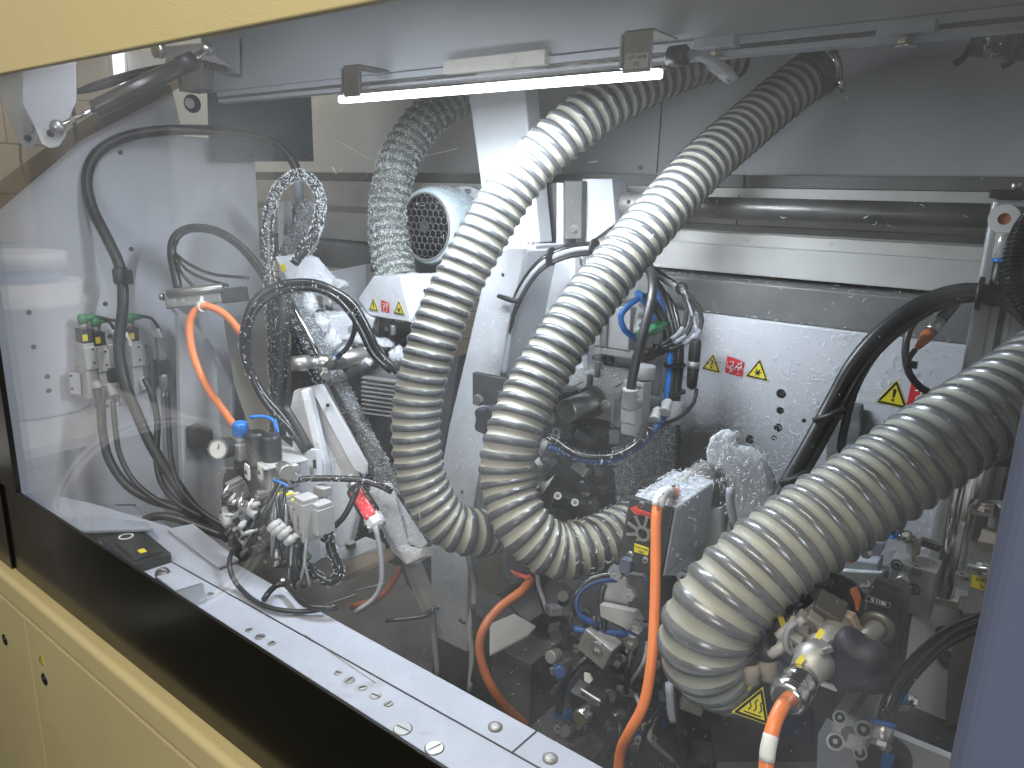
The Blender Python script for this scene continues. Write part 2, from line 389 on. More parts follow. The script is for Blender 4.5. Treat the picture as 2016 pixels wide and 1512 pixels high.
# ------------------------------------------------------------------ shavings
CHIPS = []
def tri_of(o):
    me = o.data; V = np.array([list(v.co) for v in me.vertices])
    b = BASE[o.name]; V = V+b; T = []
    for p in me.polygons:
        vs = list(p.vertices)
        for k in range(1, len(vs)-1): T.append((vs[0], vs[k], vs[k+1]))
    return V[np.array(T)]
def chips(objs, n, dens=None, size=(.006, .012), width=.0011, lift=.0015, up=0., label='', name='plastic_shavings', curl=1., stand=.25):
    T = np.vstack([tri_of(o) for o in objs])
    cr = np.cross(T[:, 1]-T[:, 0], T[:, 2]-T[:, 0]); A = np.linalg.norm(cr, axis=1)+1e-15; nn = cr/A[:, None]
    cen = T.mean(1)
    face = np.clip(np.abs(((CAM-cen)*nn).sum(1)/np.linalg.norm(CAM-cen, axis=1)), 0, 1)
    sg = np.sign(((CAM-cen)*nn).sum(1)); sg[sg == 0] = 1
    wgt = A*(np.clip(nn[:, 2]*sg, 0.02, 1)*up+(1-up))
    wgt /= wgt.sum(); k = rng.choice(len(T), n*6 if dens else n, p=wgt)
    r1 = np.sqrt(rng.random(len(k))); r2 = rng.random(len(k))
    p = T[k, 0]*(1-r1)[:, None]+T[k, 1]*(r1*(1-r2))[:, None]+T[k, 2]*(r1*r2)[:, None]; N_ = nn[k]*sg[k][:, None]
    if dens:
        d = np.array([dens(q) for q in p]); keep = rng.random(len(p)) < d; p = p[keep][:n]; N_ = N_[keep][:n]
    n = len(p)
    if n == 0: return None
    a = rng.normal(size=(n, 3)); t = a-(a*N_).sum(1)[:, None]*N_; t /= np.linalg.norm(t, axis=1)[:, None]
    t = t+N_*(np.abs(rng.normal(size=(n, 1)))*stand); t /= np.linalg.norm(t, axis=1)[:, None]
    b = np.cross(N_, t); b /= np.linalg.norm(b, axis=1)[:, None]
    L = rng.uniform(size[0], size[1], n); cv = rng.uniform(-1.6, 1.6, n)*curl; K = 4
    S = np.linspace(-.5, .5, K+1); V = np.zeros((n, K+1, 2, 3))
    for i, s_ in enumerate(S):
        off = t*(s_*L)[:, None]+b*((cv*(s_**2-.1))*L)[:, None]+N_*(lift+.12*L*(1-4*s_**2))[:, None]
        wv = unit(ez*0+1)*0
        wd = (N_*.6+b*.6)*(width*(1-.9*abs(s_*2)**3))
        V[:, i, 0] = p+off; V[:, i, 1] = p+off+wd
    base = (np.arange(n)*(K+1)*2)[:, None]
    Fc = []
    for i in range(K):
        q = np.stack([base[:, 0]+2*i, base[:, 0]+2*i+1, base[:, 0]+2*i+3, base[:, 0]+2*i+2], 1); Fc.append(q)
    Fc = np.vstack(Fc).tolist()
    m = MB(); m.add(V.reshape(-1, 3), Fc, False)
    o = m.obj(name, 'shaving'); tag(o, label, 'plastic shavings', kind='stuff'); return o
def blob(c, r): c = np.array(c); return lambda p: math.exp(-((np.array(p)-c)**2).sum()/(r*r))
def blobs(*cs): return lambda p: min(1, sum(w_*math.exp(-((np.array(p)-np.array(c))**2).sum()/(r*r)) for c, r, w_ in cs))
def cable(name, pts, r, m, label, cat='cable', n=10, ties=None, group=None):
    o = MB().tube(pts, r, n).obj(name, m); tag(o, label, cat, group)
    if ties:
        c = spline(pts)
        for f in ties:
            i = int(f*(len(c)-2)); a = unit(c[i+1]-c[i]); k = MB().lathe(c[i]-a*.003, a, [(0, r*1.22), (.005, r*1.22)], 14)
            k.box(c[i]+frame(a)[0]*r*1.35, (.006, .006, .006)); k.obj('cable_tie', 'black', o)
    return o

def _bar(s, p0, p1, w, h, up=None, mi=0):
    p0 = np.array(p0, float); p1 = np.array(p1, float); a = unit(p1-p0); up = -ey if up is None else up
    n = unit(np.array(up)-a*np.dot(up, a)); b = np.cross(n, a)
    return s.box((p0+p1)/2, (np.linalg.norm(p1-p0), w, h), np.stack([a, b, n], 1), mi)
MB.bar = _bar
def many(name, m, parent, items, fn, bevel=0):
    out = []
    for it in items:
        b = MB(); fn(b, it); out.append(b.obj(name, m, parent, bevel))
    return out
def fitting(p, a, parent, r=.007, L=.022, m='valve_white', name='fitting'):
    a = unit(a); return MB().lathe(p, a, [(0, r*.7), (L*.3, r*.7), (L*.32, r), (L*.8, r), (L*.85, r*.85), (L, r*.85)], 18).obj(name, m, parent)
def capscrew(p, a, r, parent, m='steel', name='screw'):
    a = unit(a); p = np.array(p)
    return MB().ring(p, a, r*.45, r, r*.5, 18).ring(p, a, r*.0, r*.22, r*.3, 8).obj(name, m, parent)
def plug(p, a, parent, r=.009, L=.05, m='black', name='connector'):
    a = unit(a); prof = [(0, r*.7), (L*.1, r), (L*.35, r), (L*.37, r*.85), (L*.6, r*.85), (L*.62, r*1.1), (L*.85, r*.95), (L, r*.55)]
    return MB().lathe(p, a, prof, 16).obj(name, m, parent)

def lump(m, c, r, sc=(1, 1, 1), seed=0):
    k = len(m.v); m.sph(c, r, 26, sc=sc); g = np.random.default_rng(seed); v = m.v[k]; c = np.array(c)
    d = v-c; ph = g.uniform(0, 6, 6); f = 1+.13*np.sin(d@g.normal(size=3)*4/r+ph[0])+.10*np.sin(d@g.normal(size=3)*6/r+ph[1])+.05*g.normal(size=len(v))
    m.v[k] = c+d*f[:, None]; return m
def fb(m, px, py, d, sx, sy, sz, R=None, mi=0):
    c = P(px, py, d); R = np.eye(3) if R is None else R
    return m.box(c+R@np.array([0, sy/2, 0]), (sx, sy, sz), R, mi)
def Q(pts, fn, val): return [fn(x, y, val) for x, y in pts]
# ================================================================== SETTING: enclosure
RZ = CAM[2]
def room_mat():
    m = bpy.data.materials.new('block_wall'); m.use_nodes = True; nt = m.node_tree; N = nt.nodes; b = N['Principled BSDF']; b.inputs['Roughness'].default_value = .6
    tc = N.new('ShaderNodeTexCoord'); sx = N.new('ShaderNodeSeparateXYZ'); cb = N.new('ShaderNodeCombineXYZ'); br = N.new('ShaderNodeTexBrick')
    nt.links.new(tc.outputs['Object'], sx.inputs[0]); nt.links.new(sx.outputs['Y'], cb.inputs['X']); nt.links.new(sx.outputs['Z'], cb.inputs['Y'])
    nt.links.new(cb.outputs[0], br.inputs['Vector'])
    br.inputs['Scale'].default_value = 1; br.inputs['Brick Width'].default_value = .4; br.inputs['Row Height'].default_value = .2; br.inputs['Mortar Size'].default_value = .004
    br.inputs['Color1'].default_value = (.46, .42, .34, 1); br.inputs['Color2'].default_value = (.43, .39, .32, 1); br.inputs['Mortar'].default_value = (.24, .22, .18, 1)
    nt.links.new(br.outputs['Color'], b.inputs['Base Color']); MAT['block_wall'] = m
room_mat()
o = MB().bb((-3.72, -.3, 0), (-3.6, 6, 3.2)).obj('wall', 'block_wall'); tag(o, 'painted cinder block wall of the hall seen past the left end', 'wall', kind='structure')
win = thing('hall_window', PX(270, 130, -3.59), 'bright window in the block wall behind the gas strut', 'window')
MB().prism(Q([(212, 100), (336, 80), (336, 175), (218, 165)], PX, -3.598), ex*.01).obj('pane', 'window_emit', win)
m = MB()
for a, b in (((246, 80), (250, 175)), ((212, 100), (218, 165))): m.prism([PX(a[0]-3, a[1], -3.59), PX(a[0]+3, a[1], -3.59), PX(b[0]+3, b[1], -3.59), PX(b[0]-3, b[1], -3.59)], ex*.02)
m.obj('frame', 'rail_light', win)

o = MB().bb((-2.7, .492, RZ+.163), (.6, .503, RZ+.75)).obj('hood_panel', 'cream', bevel=.002); tag(o, 'cream yellow sheet metal hood front above the window', 'hood panel', kind='structure')
hw = MB().bb((-1.70, .505, RZ-.62), (.5, .511, RZ+.20)).obj('hood_window', 'pane'); tag(hw, 'large clear acrylic hood window with dust specks and scratches', 'window')
lp = thing('front_band', (-.8, .5, RZ-.83), 'glossy black lower band running under the hood window', 'panel')
MB().bb((-1.697, .4975, RZ-.84), (.6, .503, RZ-.603)).obj('band', 'black_panel', lp, bevel=.001)
many('screw', 'black_gloss', lp, ((57, 1163), (327, 1388)), lambda m, q: m.bolt(PY(*q, .4975), -ey, .0045, .003))
lp2 = thing('end_panel', (-2.1, .5, RZ-.83), 'glossy black side panel left of the seam beside the window', 'panel')
MB().bb((-2.7, .492, RZ-.84), (-1.703, .503, RZ+.162)).obj('sheet', 'black_panel', lp2, bevel=.001)
MB().bb((-1.697, .493, RZ-.602), (-1.615, .503, RZ+.162)).obj('border', 'black_panel', lp2)
MB().bolt(PY(32, 1141, .492), -ey, .0045, .003).obj('screw', 'black_gloss', lp2)
# cabinet below
cab = thing('base_cabinet', (-1.0, .5, RZ-1.55), 'cream yellow base cabinet with two doors below the black band', 'cabinet')
MB().bb((-2.7, .50, RZ-1.6), (.6, .6, RZ-.845)).obj('carcass', 'cream_dark', cab)
MB().bb((-2.7, .470, RZ-.862), (.6, .520, RZ-.800)).obj('rail', 'cream', cab, bevel=.012, seg=5)
for i, (a, b) in enumerate(((-2.7, PY(50, 1235, .478)[0]-.001), (PY(50, 1235, .478)[0]+.001, .6))):
    d = MB().bb((a, .478, RZ-1.6), (b, .499, RZ-.874)).obj('door', 'cream', cab, bevel=.0035)
    px, py = ((10, 1259), (88, 1337))[i]; c = PY(px, py, .478)
    MB().cyl(c-ey*.002, c+ey*.004, .0135, n=28).cyl(c-ey*.0035, c, .006, n=20).obj('lock', 'black_gloss', d)
    if i: sticker(PY(82, 1298, .4785), ex, ez, .024, 'bolt', d)
# right frame
x0 = (PY(1985, 950, .47)[0]+PY(1895, 1408, .47)[0])/2
o = MB().bb((x0, .43, RZ-.80), (x0+.3, .49, RZ+.162)).obj('hood_frame', 'purple_frame', bevel=.009, seg=4); tag(o, 'bluish purple painted upright of the hood frame at right', 'frame', kind='structure')
# deck
DZ = RZ-.66
deckpx = [(1500, 1700), (1105, 1465), (800, 1297), (633, 1205), (470, 1112), (330, 1035), (180, 990), (60, 965)]
pts = [PZ(a, b, DZ) for a, b in deckpx]
pts[0] = np.array([pts[0][0]*0+.2, .667, DZ]); pts += [np.array([-1.74, .512, DZ]), np.array([.2, .512, DZ])]
dk = thing('deck', (-.8, .6, DZ-.02), 'white sheet metal deck with screws and seams behind the window', 'deck'); tag(dk, kind='structure')
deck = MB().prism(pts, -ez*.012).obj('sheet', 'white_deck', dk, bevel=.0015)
def zline(a, b, w_, z, m): 
    a = PZ(*a, z); b = PZ(*b, z); d = unit(b-a); n = np.cross(ez, d)*w_; return m.prism([a-n, b-n, b+n, a+n], ez*.0008)
m = MB(); zline((300, 1085), (1200, 1590), .0011, DZ+.0002, m); zline((1008, 1482), (1056, 1440), .001, DZ+.0004, m); m.obj('seam', 'ink', dk)
m = MB(); zline((600, 1250), (740, 1345), .0005, DZ+.0002, m); m.obj('seam', 'steel_dull', dk)
for px, py, r in ((490, 1241, .006), (512, 1254, .008), (535, 1267, .006), (666, 1325, .006), (688, 1339, .008), (714, 1354, .0065), (739, 1370, .008), (765, 1386, .0065), (793, 1435, .0125), (855, 1473, .0125), (415, 1170, .006)):
    c = PZ(px, py, DZ); s_ = MB().cyl(c+ez*.0003, c+ez*.0014, r, r*.9, n=26).obj('screw', 'steel', dk)
    a = random.uniform(0, 3); dd = np.array([math.cos(a), math.sin(a), 0]); MB().box(c+ez*.0015, (r*1.5, .0014, .0008), rot(0, 0, math.degrees(a))).obj('slot', 'ink', s_)
for px, py in ((975, 1432), (1083, 1494)):
    c = PZ(px, py, DZ); s_ = MB().lathe(c, ez, [(0, .0095), (.002, .0095), (.004, .006), (.0045, .003)], 20).obj('screw', 'steel_dull', dk)
MB().bb((-1.74, .515, DZ-.5), (.2, .52, DZ-.014)).obj('apron', 'dark_cast', dk)
o = MB().bb((-2.9, .5, RZ-1.25), (.6, 1.6, RZ-1.24)).obj('floor_pan', 'dark_floor'); tag(o, 'dark dirty machine floor strewn with shavings', 'floor', kind='structure')
# left side wall
LW = -1.75
wp = [(.515, -.9), (1.17, -.9), (1.17, .115), (.98, .115), (.96, .225), (.885, .215), (.748, .09), (.58, -.05), (.515, -.10)]
lw = thing('side_wall', (LW, .8, RZ-.9), 'white painted sheet metal side wall at the left end', 'wall'); tag(lw, kind='structure')
lws = MB().prism([np.array([LW, y, RZ+z]) for y, z in wp], -ex*.012).obj('sheet', 'white', lw, bevel=.002)
c = PX(379, 204, LW); MB().cyl(c+ex*.0006-ex*.004, c+ex*.002, .021, n=30).obj('hole_rim', 'black', lw); MB().cyl(c+ex*.002+ey*-.008, c+ex*.0028-ey*.008, .012, n=24).obj('hole_gap', 'label_white', lw)
for px, py in ((237, 300), (258, 490), (93, 741), (96, 769), (207, 598), (216, 662), (66, 683), (57, 615)):
    c = PX(px, py, LW); MB().bolt(c, ex, .004, .003).obj('screw', 'steel_dark', lw)
sh = thing('shelf_plate', PX(230, 1000, LW), 'white folded shelf plate at the foot of the side wall', 'shelf')
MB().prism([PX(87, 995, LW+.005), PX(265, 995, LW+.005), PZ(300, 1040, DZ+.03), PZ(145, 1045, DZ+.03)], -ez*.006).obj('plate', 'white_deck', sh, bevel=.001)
MB().prism([PX(226, 993, LW+.004), PX(266, 993, LW+.004), PX(266, 1018, LW+.004)], ex*.004).obj('gusset', 'black', sh)
o = MB().prism(Q([(410, 178), (612, 165), (618, 318), (414, 318)], PX, LW+.03), -ex*.006).obj('acrylic_panel', 'blue_acrylic', bevel=.001); tag(o, 'dark bluish acrylic panel screwed to the side wall under the beam', 'panel')
many('screw', 'steel_dark', o, ((421, 190), (424, 306), (498, 304), (600, 180), (601, 308)), lambda m, q: m.bolt(PX(*q, LW+.031), ex, .004, .003))
# cover plate
cp = thing('cover_plate', PX(400, 900, -1.64), 'off white bent cover plate between side wall and gauge', 'panel')
MB().prism(Q([(335, 600), (372, 622), (402, 660), (456, 756), (462, 830), (462, 1100), (364, 1020), (357, 860), (352, 620)], PX, -1.66), -ex*.02).obj('sheet', 'white', cp, bevel=.003)
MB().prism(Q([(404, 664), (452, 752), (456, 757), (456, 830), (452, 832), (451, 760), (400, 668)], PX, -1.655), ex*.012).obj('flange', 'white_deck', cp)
o = MB().prism(Q([(366, 840), (386, 832), (406, 840), (410, 880), (388, 876), (367, 880)], PX, -1.655), ex*.03).obj('angle_bracket', 'rubber_brown', bevel=.002); tag(o, 'small dark brown angled bracket on the off white cover plate', 'bracket')
# tinted strip
o = MB().prism(Q([(-40, 385), (150, 245), (330, 130), (372, 105), (384, 152), (330, 185), (160, 275), (-40, 445)], PX, -1.73), ex*.005).obj('tinted_strip', 'tinted_strip'); tag(o, 'brown tinted acrylic strip along the sloping left side', 'strip')
# beam
BY = 1.0; BZ = RZ+.208
bm = thing('top_beam', (-.6, BY, BZ), 'grey painted top beam of the machine spanning the whole width', 'beam'); tag(bm, kind='structure')
MB().bb((-1.68, BY, BZ), (.7, BY+.012, BZ+.42)).obj('web', 'grey_beam', bm, bevel=.002)
MB().bb((-1.62, BY-.006, BZ-.012), (.7, BY+.006, BZ-.0015)).obj('lip', 'grey_beam', bm, bevel=.001)
MB().bb((-1.62, BY-.003, BZ-.0165), (.7, BY+.004, BZ-.0125)).obj('channel', 'beam_dark', bm)
MB().bb((-1.62, BY-.004, BZ-.0245), (.7, BY+.02, BZ-.017)).obj('edge_trim', 'grey_beam', bm, bevel=.001)
def clampplate(px, py, wx, label, bolt=True):
    c = PY(px, py, BY-.01); t = thing('clamp_plate', c, label, 'plate', 'clamp plates under the top beam' if bolt else None)
    MB().bb(c+[-wx/2, -.014, -.008], c+[wx/2, .05, .006]).obj('plate', 'grey_beam', t, bevel=.001)
    if bolt: MB().hexa(c+[0, .004, -.008], -ez, .0095, .009).lathe(c+[0, .004, -.0175], -ez, [(0, .012), (.002, .012)], 20).obj('bolt', 'chrome', t)
clampplate(1413, 84, .055, 'small clamp plate with bolt under the beam near the lamp cable')
clampplate(1787, 55, .060, 'small clamp plate with bolt under the beam near the white elbow pipe')
c0 = PY(970, 122, BY-.012); o = MB().bb(c0+[-.105, -.004, -.012], c0+[.105, .03, .010]).obj('cover_strip', 'rail_light', bevel=.001); tag(o, 'long flat grey cover strip on the beam above the lamp', 'cover')
# rear panels and rails
def zf(py, y, px=1700): return PY(px, py, y)[2]
PYR = 1.76
rp = thing('rear_panel', (-.5, PYR, RZ), 'plain grey painted rear panel behind the hoses', 'panel'); tag(rp, kind='structure')
MB().bb((-3.6, PYR, zf(343, PYR)), (.9, PYR+.01, RZ+.95)).obj('sheet', 'grey_paint', rp, bevel=.001)
MB().bb((-3.6, PYR-.01, zf(346, PYR)-.004), (.9, PYR+.002, zf(343, PYR))).obj('lip', 'rail_light', rp)
xs = PY(1300, 250, PYR)[0]; MB().bb((xs-.0012, PYR-.0015, zf(343, PYR)), (xs+.0012, PYR+.0005, RZ+.6)).obj('seam', 'ink', rp)
c = PY(1262, 330, PYR); MB().hexa(c, -ey, .006, .006).obj('bolt', 'steel_dull', rp)
gr = thing('guide_rail', (-.5, 1.5, RZ-.2), 'stepped light and dark rear guide rails running the full width', 'rail'); tag(gr, kind='structure')
for i, (a, b, y, mt) in enumerate(((346, 374, 1.53, 'rail_dark'), (374, 455, 1.50, 'rail_light'), (455, 474, 1.485, 'rail_mid'), (474, 500, 1.47, 'rail_light'), (500, 562, 1.45, 'rail_bright'))):
    MB().bb((-3.2, y, zf(b, y)+.0005), (.5, 1.75, zf(a, y))).obj('profile', mt, gr, bevel=.0015)
m = MB()
for a, b, px in ((345, 375, 1461), (390, 455, 1455), (455, 500, 1452)):
    m.bb((PY(px, a, 1.499)[0]-.001, 1.4985 if a > 350 else 1.52, zf(b, 1.5)), (PY(px, a, 1.499)[0]+.001, 1.51, zf(a, 1.5)))
m.obj('joint', 'ink', gr)
bd = thing('chip_beam', (-.5, 1.38, zf(655, 1.38)), 'dark steel cross beam dusted with shavings above the sticker plate', 'beam'); tag(bd, kind='structure')
bweb = MB().bb((-3.0, 1.38, zf(655, 1.38)), (.45, 1.60, zf(578, 1.38))).obj('web', 'beam_dark', bd, bevel=.003)
# sticker plate
SY = 1.362; spx0 = PY(1290, 640, SY)[0]-.35
sp = thing('rear_plate', (-.3, SY, RZ-.9), 'white rear plate with five warning stickers and drilled holes', 'plate'); tag(sp, kind='structure')
zt = zf(656, SY)
plate = MB().bb((spx0, SY, RZ-1.0), (.3, SY+.014, zt)).obj('sheet', 'white', sp, bevel=.002)
uS = unit(PY(1500, 735, SY)-PY(1400, 715, SY)); uS = ex
for px, py, k, s in ((1402, 716, 'excl', .034), (1447, 722, 'hands', .034), (1493, 729, 'star', .038), (1760, 777, 'excl', .044), (1818, 783, 'hands', .042)):
    sticker(PY(px, py, SY-.0005), rot(0, 3, 0)@ex, rot(0, 3, 0)@ez, s*1.05, k, sp)
many('hole', 'ink', sp, ((1538, 775, .009), (1536, 808, .007), (1532, 842, .008), (1583, 828, .004), (1524, 862, .005), (1476, 865, .009)), lambda m, q: m.cyl(PY(q[0], q[1], SY)-ey*.001, PY(q[0], q[1], SY)+ey*.002, q[2], n=20))
o = MB().prism(Q([(1632, 806), (1645, 795), (1696, 798), (1690, 930), (1624, 930)], PY, SY-.03), ey*.02).obj('slot_bracket', 'dusty_tool', bevel=.003); tag(o, 'dull grey slotted bracket bolted on the rear plate under the cables', 'bracket')

# scratches on the inside of the acrylic sheet
many('scratch', 'valve_grey', hw, (((660, 275), (738, 318), .0002), ((738, 318), (745, 322), .0002), ((800, 316), (902, 292), .00022), ((655, 330), (662, 342), .0008), ((668, 340), (673, 334), .0006), ((650, 400), (735, 335), .0001), ((700, 1162), (758, 1148), .0003), ((818, 680), (822, 700), .0004), ((640, 1190), (700, 1170), .0003), ((1160, 320), (1175, 318), .0004), ((824, 1000), (830, 1040), .0004), ((560, 1030), (600, 1010), .0003)), lambda m, q: m.cyl(PY(*q[0], .512), PY(*q[1], .512), q[2], n=5))

# hall things beside the operator whose pale reflections show in the window
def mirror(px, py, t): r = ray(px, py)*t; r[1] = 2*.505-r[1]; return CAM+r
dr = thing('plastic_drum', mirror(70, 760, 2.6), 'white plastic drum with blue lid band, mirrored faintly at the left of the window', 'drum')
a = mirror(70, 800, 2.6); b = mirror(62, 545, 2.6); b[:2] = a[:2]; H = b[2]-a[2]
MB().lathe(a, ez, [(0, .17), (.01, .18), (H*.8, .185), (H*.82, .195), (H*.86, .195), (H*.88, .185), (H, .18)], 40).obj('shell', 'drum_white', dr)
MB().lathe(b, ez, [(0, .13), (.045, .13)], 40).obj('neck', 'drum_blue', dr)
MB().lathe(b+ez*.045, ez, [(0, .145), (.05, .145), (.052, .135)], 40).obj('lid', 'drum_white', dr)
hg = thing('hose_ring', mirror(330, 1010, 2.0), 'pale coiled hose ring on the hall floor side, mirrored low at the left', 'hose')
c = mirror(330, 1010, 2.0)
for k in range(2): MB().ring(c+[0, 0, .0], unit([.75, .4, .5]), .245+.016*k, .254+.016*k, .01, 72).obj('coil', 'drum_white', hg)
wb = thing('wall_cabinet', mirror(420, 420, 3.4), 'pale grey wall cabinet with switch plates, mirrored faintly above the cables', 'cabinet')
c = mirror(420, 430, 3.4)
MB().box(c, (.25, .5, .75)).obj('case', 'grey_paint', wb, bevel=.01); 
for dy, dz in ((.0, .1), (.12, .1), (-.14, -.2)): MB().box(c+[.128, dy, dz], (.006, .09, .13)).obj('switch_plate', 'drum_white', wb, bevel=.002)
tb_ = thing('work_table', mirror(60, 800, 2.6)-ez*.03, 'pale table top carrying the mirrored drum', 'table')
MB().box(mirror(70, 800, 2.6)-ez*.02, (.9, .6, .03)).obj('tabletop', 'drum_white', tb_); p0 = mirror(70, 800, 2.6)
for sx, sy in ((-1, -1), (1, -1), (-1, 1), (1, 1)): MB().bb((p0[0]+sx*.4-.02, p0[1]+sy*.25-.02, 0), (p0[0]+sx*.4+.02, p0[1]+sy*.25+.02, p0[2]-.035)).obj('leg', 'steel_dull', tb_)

o = MB().bb((-1.78, .504, RZ+.752), (.6, 1.80, RZ+.762)).obj('shade_roof', 'white'); tag(o, 'white roof sheet out of view, added to keep hall light out of the upper enclosure', 'roof', kind='structure')  # unseen roof, added to stop hall light spilling in over the hood
# ================================================================== LAMP
lamp = thing('strip_lamp', (-.8, .93, RZ+.17), 'glowing white strip lamp hanging below the top beam', 'lamp')
LY = .93
a = PY(672, 186, LY); b = PY(1303, 147, LY); z_ = lambda t: a*(1-t)+b*t
hz = (a[2]+b[2])/2; a[2] = b[2] = hz
MB().box((a+b)/2+[0, -.002, -.004], (b[0]-a[0], .014, .012)).obj('tube', 'lamp_emit', lamp, bevel=.003)
MB().box((a+b)/2+[0, .012, .010], (b[0]-a[0]+.01, .024, .018)).obj('housing', 'glass_small', lamp, bevel=.002)
for px in (700, 1255):
    c = PY(px, 168, LY); c[2] = hz
    bk = MB().bb(c+[-.018, -.012, -.002], c+[.024, -.009, .05]).bb(c+[-.018, -.012, .047], c+[.024, .06, .05]).bb(c+[-.022, -.014, .004], c+[-.018, .03, .046]).obj('bracket', 'steel_dull' if px > 1000 else 'steel_dark', lamp, bevel=.001)
    if px > 1000: tagplate(['-171+A38', 'X2'], c+[.004, -.0128, .012], ex, ez, .034, .018, bk, m='rail_light')
o = cable('lamp_cable', [PY(1310, 120, .94), PY(1345, 108, .95), PY(1385, 112, .94), PY(1425, 135, .93), PY(1444, 158, .92), PY(1430, 150, .93), PY(1400, 128, .95)], .0065, 'cable_grey', 'grey cable curling from the right end of the strip lamp')
MB().cyl(PY(1318, 112, .94), PY(1352, 108, .94), .013).obj('plug', 'rubber', o)
# ================================================================== HOSES
def hp(l): return [P(x, y, d) for x, y, d in l]
hoseA, cA = hose('suction_hose', hp([(1470, 98, 1.42), (1380, 118, 1.40), (1290, 152, 1.37), (1200, 200, 1.34), (1110, 265, 1.32), (1020, 355, 1.32), (948, 470, 1.32), (890, 580, 1.32), (846, 690, 1.32), (822, 790, 1.33), (820, 880, 1.34), (836, 960, 1.35), (875, 1025, 1.36), (930, 1048, 1.38), (985, 1040, 1.44), (1060, 1020, 1.5)]), .0440, .0215, 'grey ribbed suction hose left of its twin, lit white below the lamp', mats=('hose_rib_dark', 'hose_wall_cream'))
hoseB, cB = hose('suction_hose', hp([(1650, 112, 1.46), (1560, 175, 1.44), (1470, 250, 1.41), (1380, 330, 1.36), (1290, 430, 1.31), (1200, 540, 1.27), (1120, 650, 1.24), (1055, 755, 1.22), (1010, 860, 1.20), (1000, 950, 1.20), (1030, 1035, 1.19), (1090, 1082, 1.20), (1160, 1075, 1.22), (1230, 1045, 1.26), (1290, 1020, 1.30)]), .0452, .0212, 'grey ribbed suction hose in the middle, clamped to the white elbow pipe', mats=('hose_rib_dark', 'hose_wall_cream'))
hoseC, cC = hose('suction_hose', hp([(2110, 690, .93), (1985, 782, .90), (1860, 862, .88), (1740, 945, .87), (1620, 1025, .86), (1510, 1105, .85), (1430, 1180, .85), (1392, 1240, .86), (1393, 1290, .88), (1440, 1318, .92), (1500, 1320, .97)]), .0525, .0222, 'largest and nearest grey ribbed suction hose at lower right')
hoseD, cD = hose('suction_hose', hp([(960, 160, 1.82), (895, 195, 1.80), (838, 235, 1.78), (797, 290, 1.77), (775, 350, 1.76), (766, 420, 1.76), (769, 490, 1.76), (778, 535, 1.75), (788, 572, 1.74)]), .0455, .0215, 'shaving covered suction hose at the back, left of the round motor', mats=('hose_rib_dusty', 'hose_wall_dusty'))
def clamp_on(c, i, R, host, w_=.012):
    a = unit(c[i+1]-c[i-1]); m = MB().lathe(c[i]-a*w_/2, a, [(0, R), (0, R+.002), (w_, R+.002), (w_, R)], 40)
    u, v, _ = frame(a); s = c[i]-u*(R+.006); s = c[i]+unit(np.array([.3, -.5, -.8])-a*np.dot(a, [.3, -.5, -.8]))*(R+.007)
    m.cyl(s-v*.012, s+v*.012, .006, n=14).hexa(s+v*.012, v, .007, .008); return m.obj('hose_clamp', 'chrome', host)
clamp_on(cB, 8, .0475, hoseB)
MB().tube([cC[0]*0+x for x in (cB[4], cB[14])], .0478, 30).obj('cuff', 'hose_rib_dusty', hoseB)
pp = thing('elbow_pipe', P(1700, 110, 1.45), 'white painted elbow pipe feeding the middle suction hose', 'pipe')
MB().tube(hp([(1632, 128, 1.46), (1695, 100, 1.43), (1750, 76, 1.40), (1800, 60, 1.37), (1870, 52, 1.34), (1955, 54, 1.30)]), .0475, 32, step=.02).obj('pipe', 'white', pp)
MB().tube(hp([(1935, 53, 1.31), (2080, 62, 1.24)]), .049, 32).obj('collar', 'hose_rib_dusty', pp)
e = P(1962, 54, 1.297); a = unit(P(2080, 58, 1.24)-e)
MB().lathe(e, a, [(0, .049), (0, .052), (.012, .052), (.012, .049)], 36).obj('hose_clamp', 'chrome', pp)
s_ = e+[0, -.03, -.048]; MB().hexa(s_, -ey, .008, .02).cyl(s_+[.0, .0, .0], s_+[.03, .02, 0], .005).obj('clamp_screw', 'chrome', pp)
for k in (0, 1): MB().lathe(e+a*(.028+.02*k), a, [(0, .047), (.002, .051), (.012, .051), (.014, .047)], 36).obj('seal_ring', 'rubber_brown', pp)
for k, s in ((-.03, 1), (.045, 1)):
    MB().tube([e+a*k+[0, -.036, -.036], e+a*k+[-.008, -.045, -.058], e+a*k+[-.02, -.045, -.066]], .006, 8).obj('tape_end', 'rubber_brown', pp)
# small black ribbed conduit at the far right
cond, _ = hose('conduit', hp([(2060, 400, 1.0), (2015, 455, .98), (1996, 520, .98), (2003, 580, .98), (2040, 630, .97)]), .0125, .0055, 'thin black ribbed conduit beside the aluminium column at right edge', mats=('black_gloss', 'black_gloss'), depth=.3); cond['category'] = 'conduit'

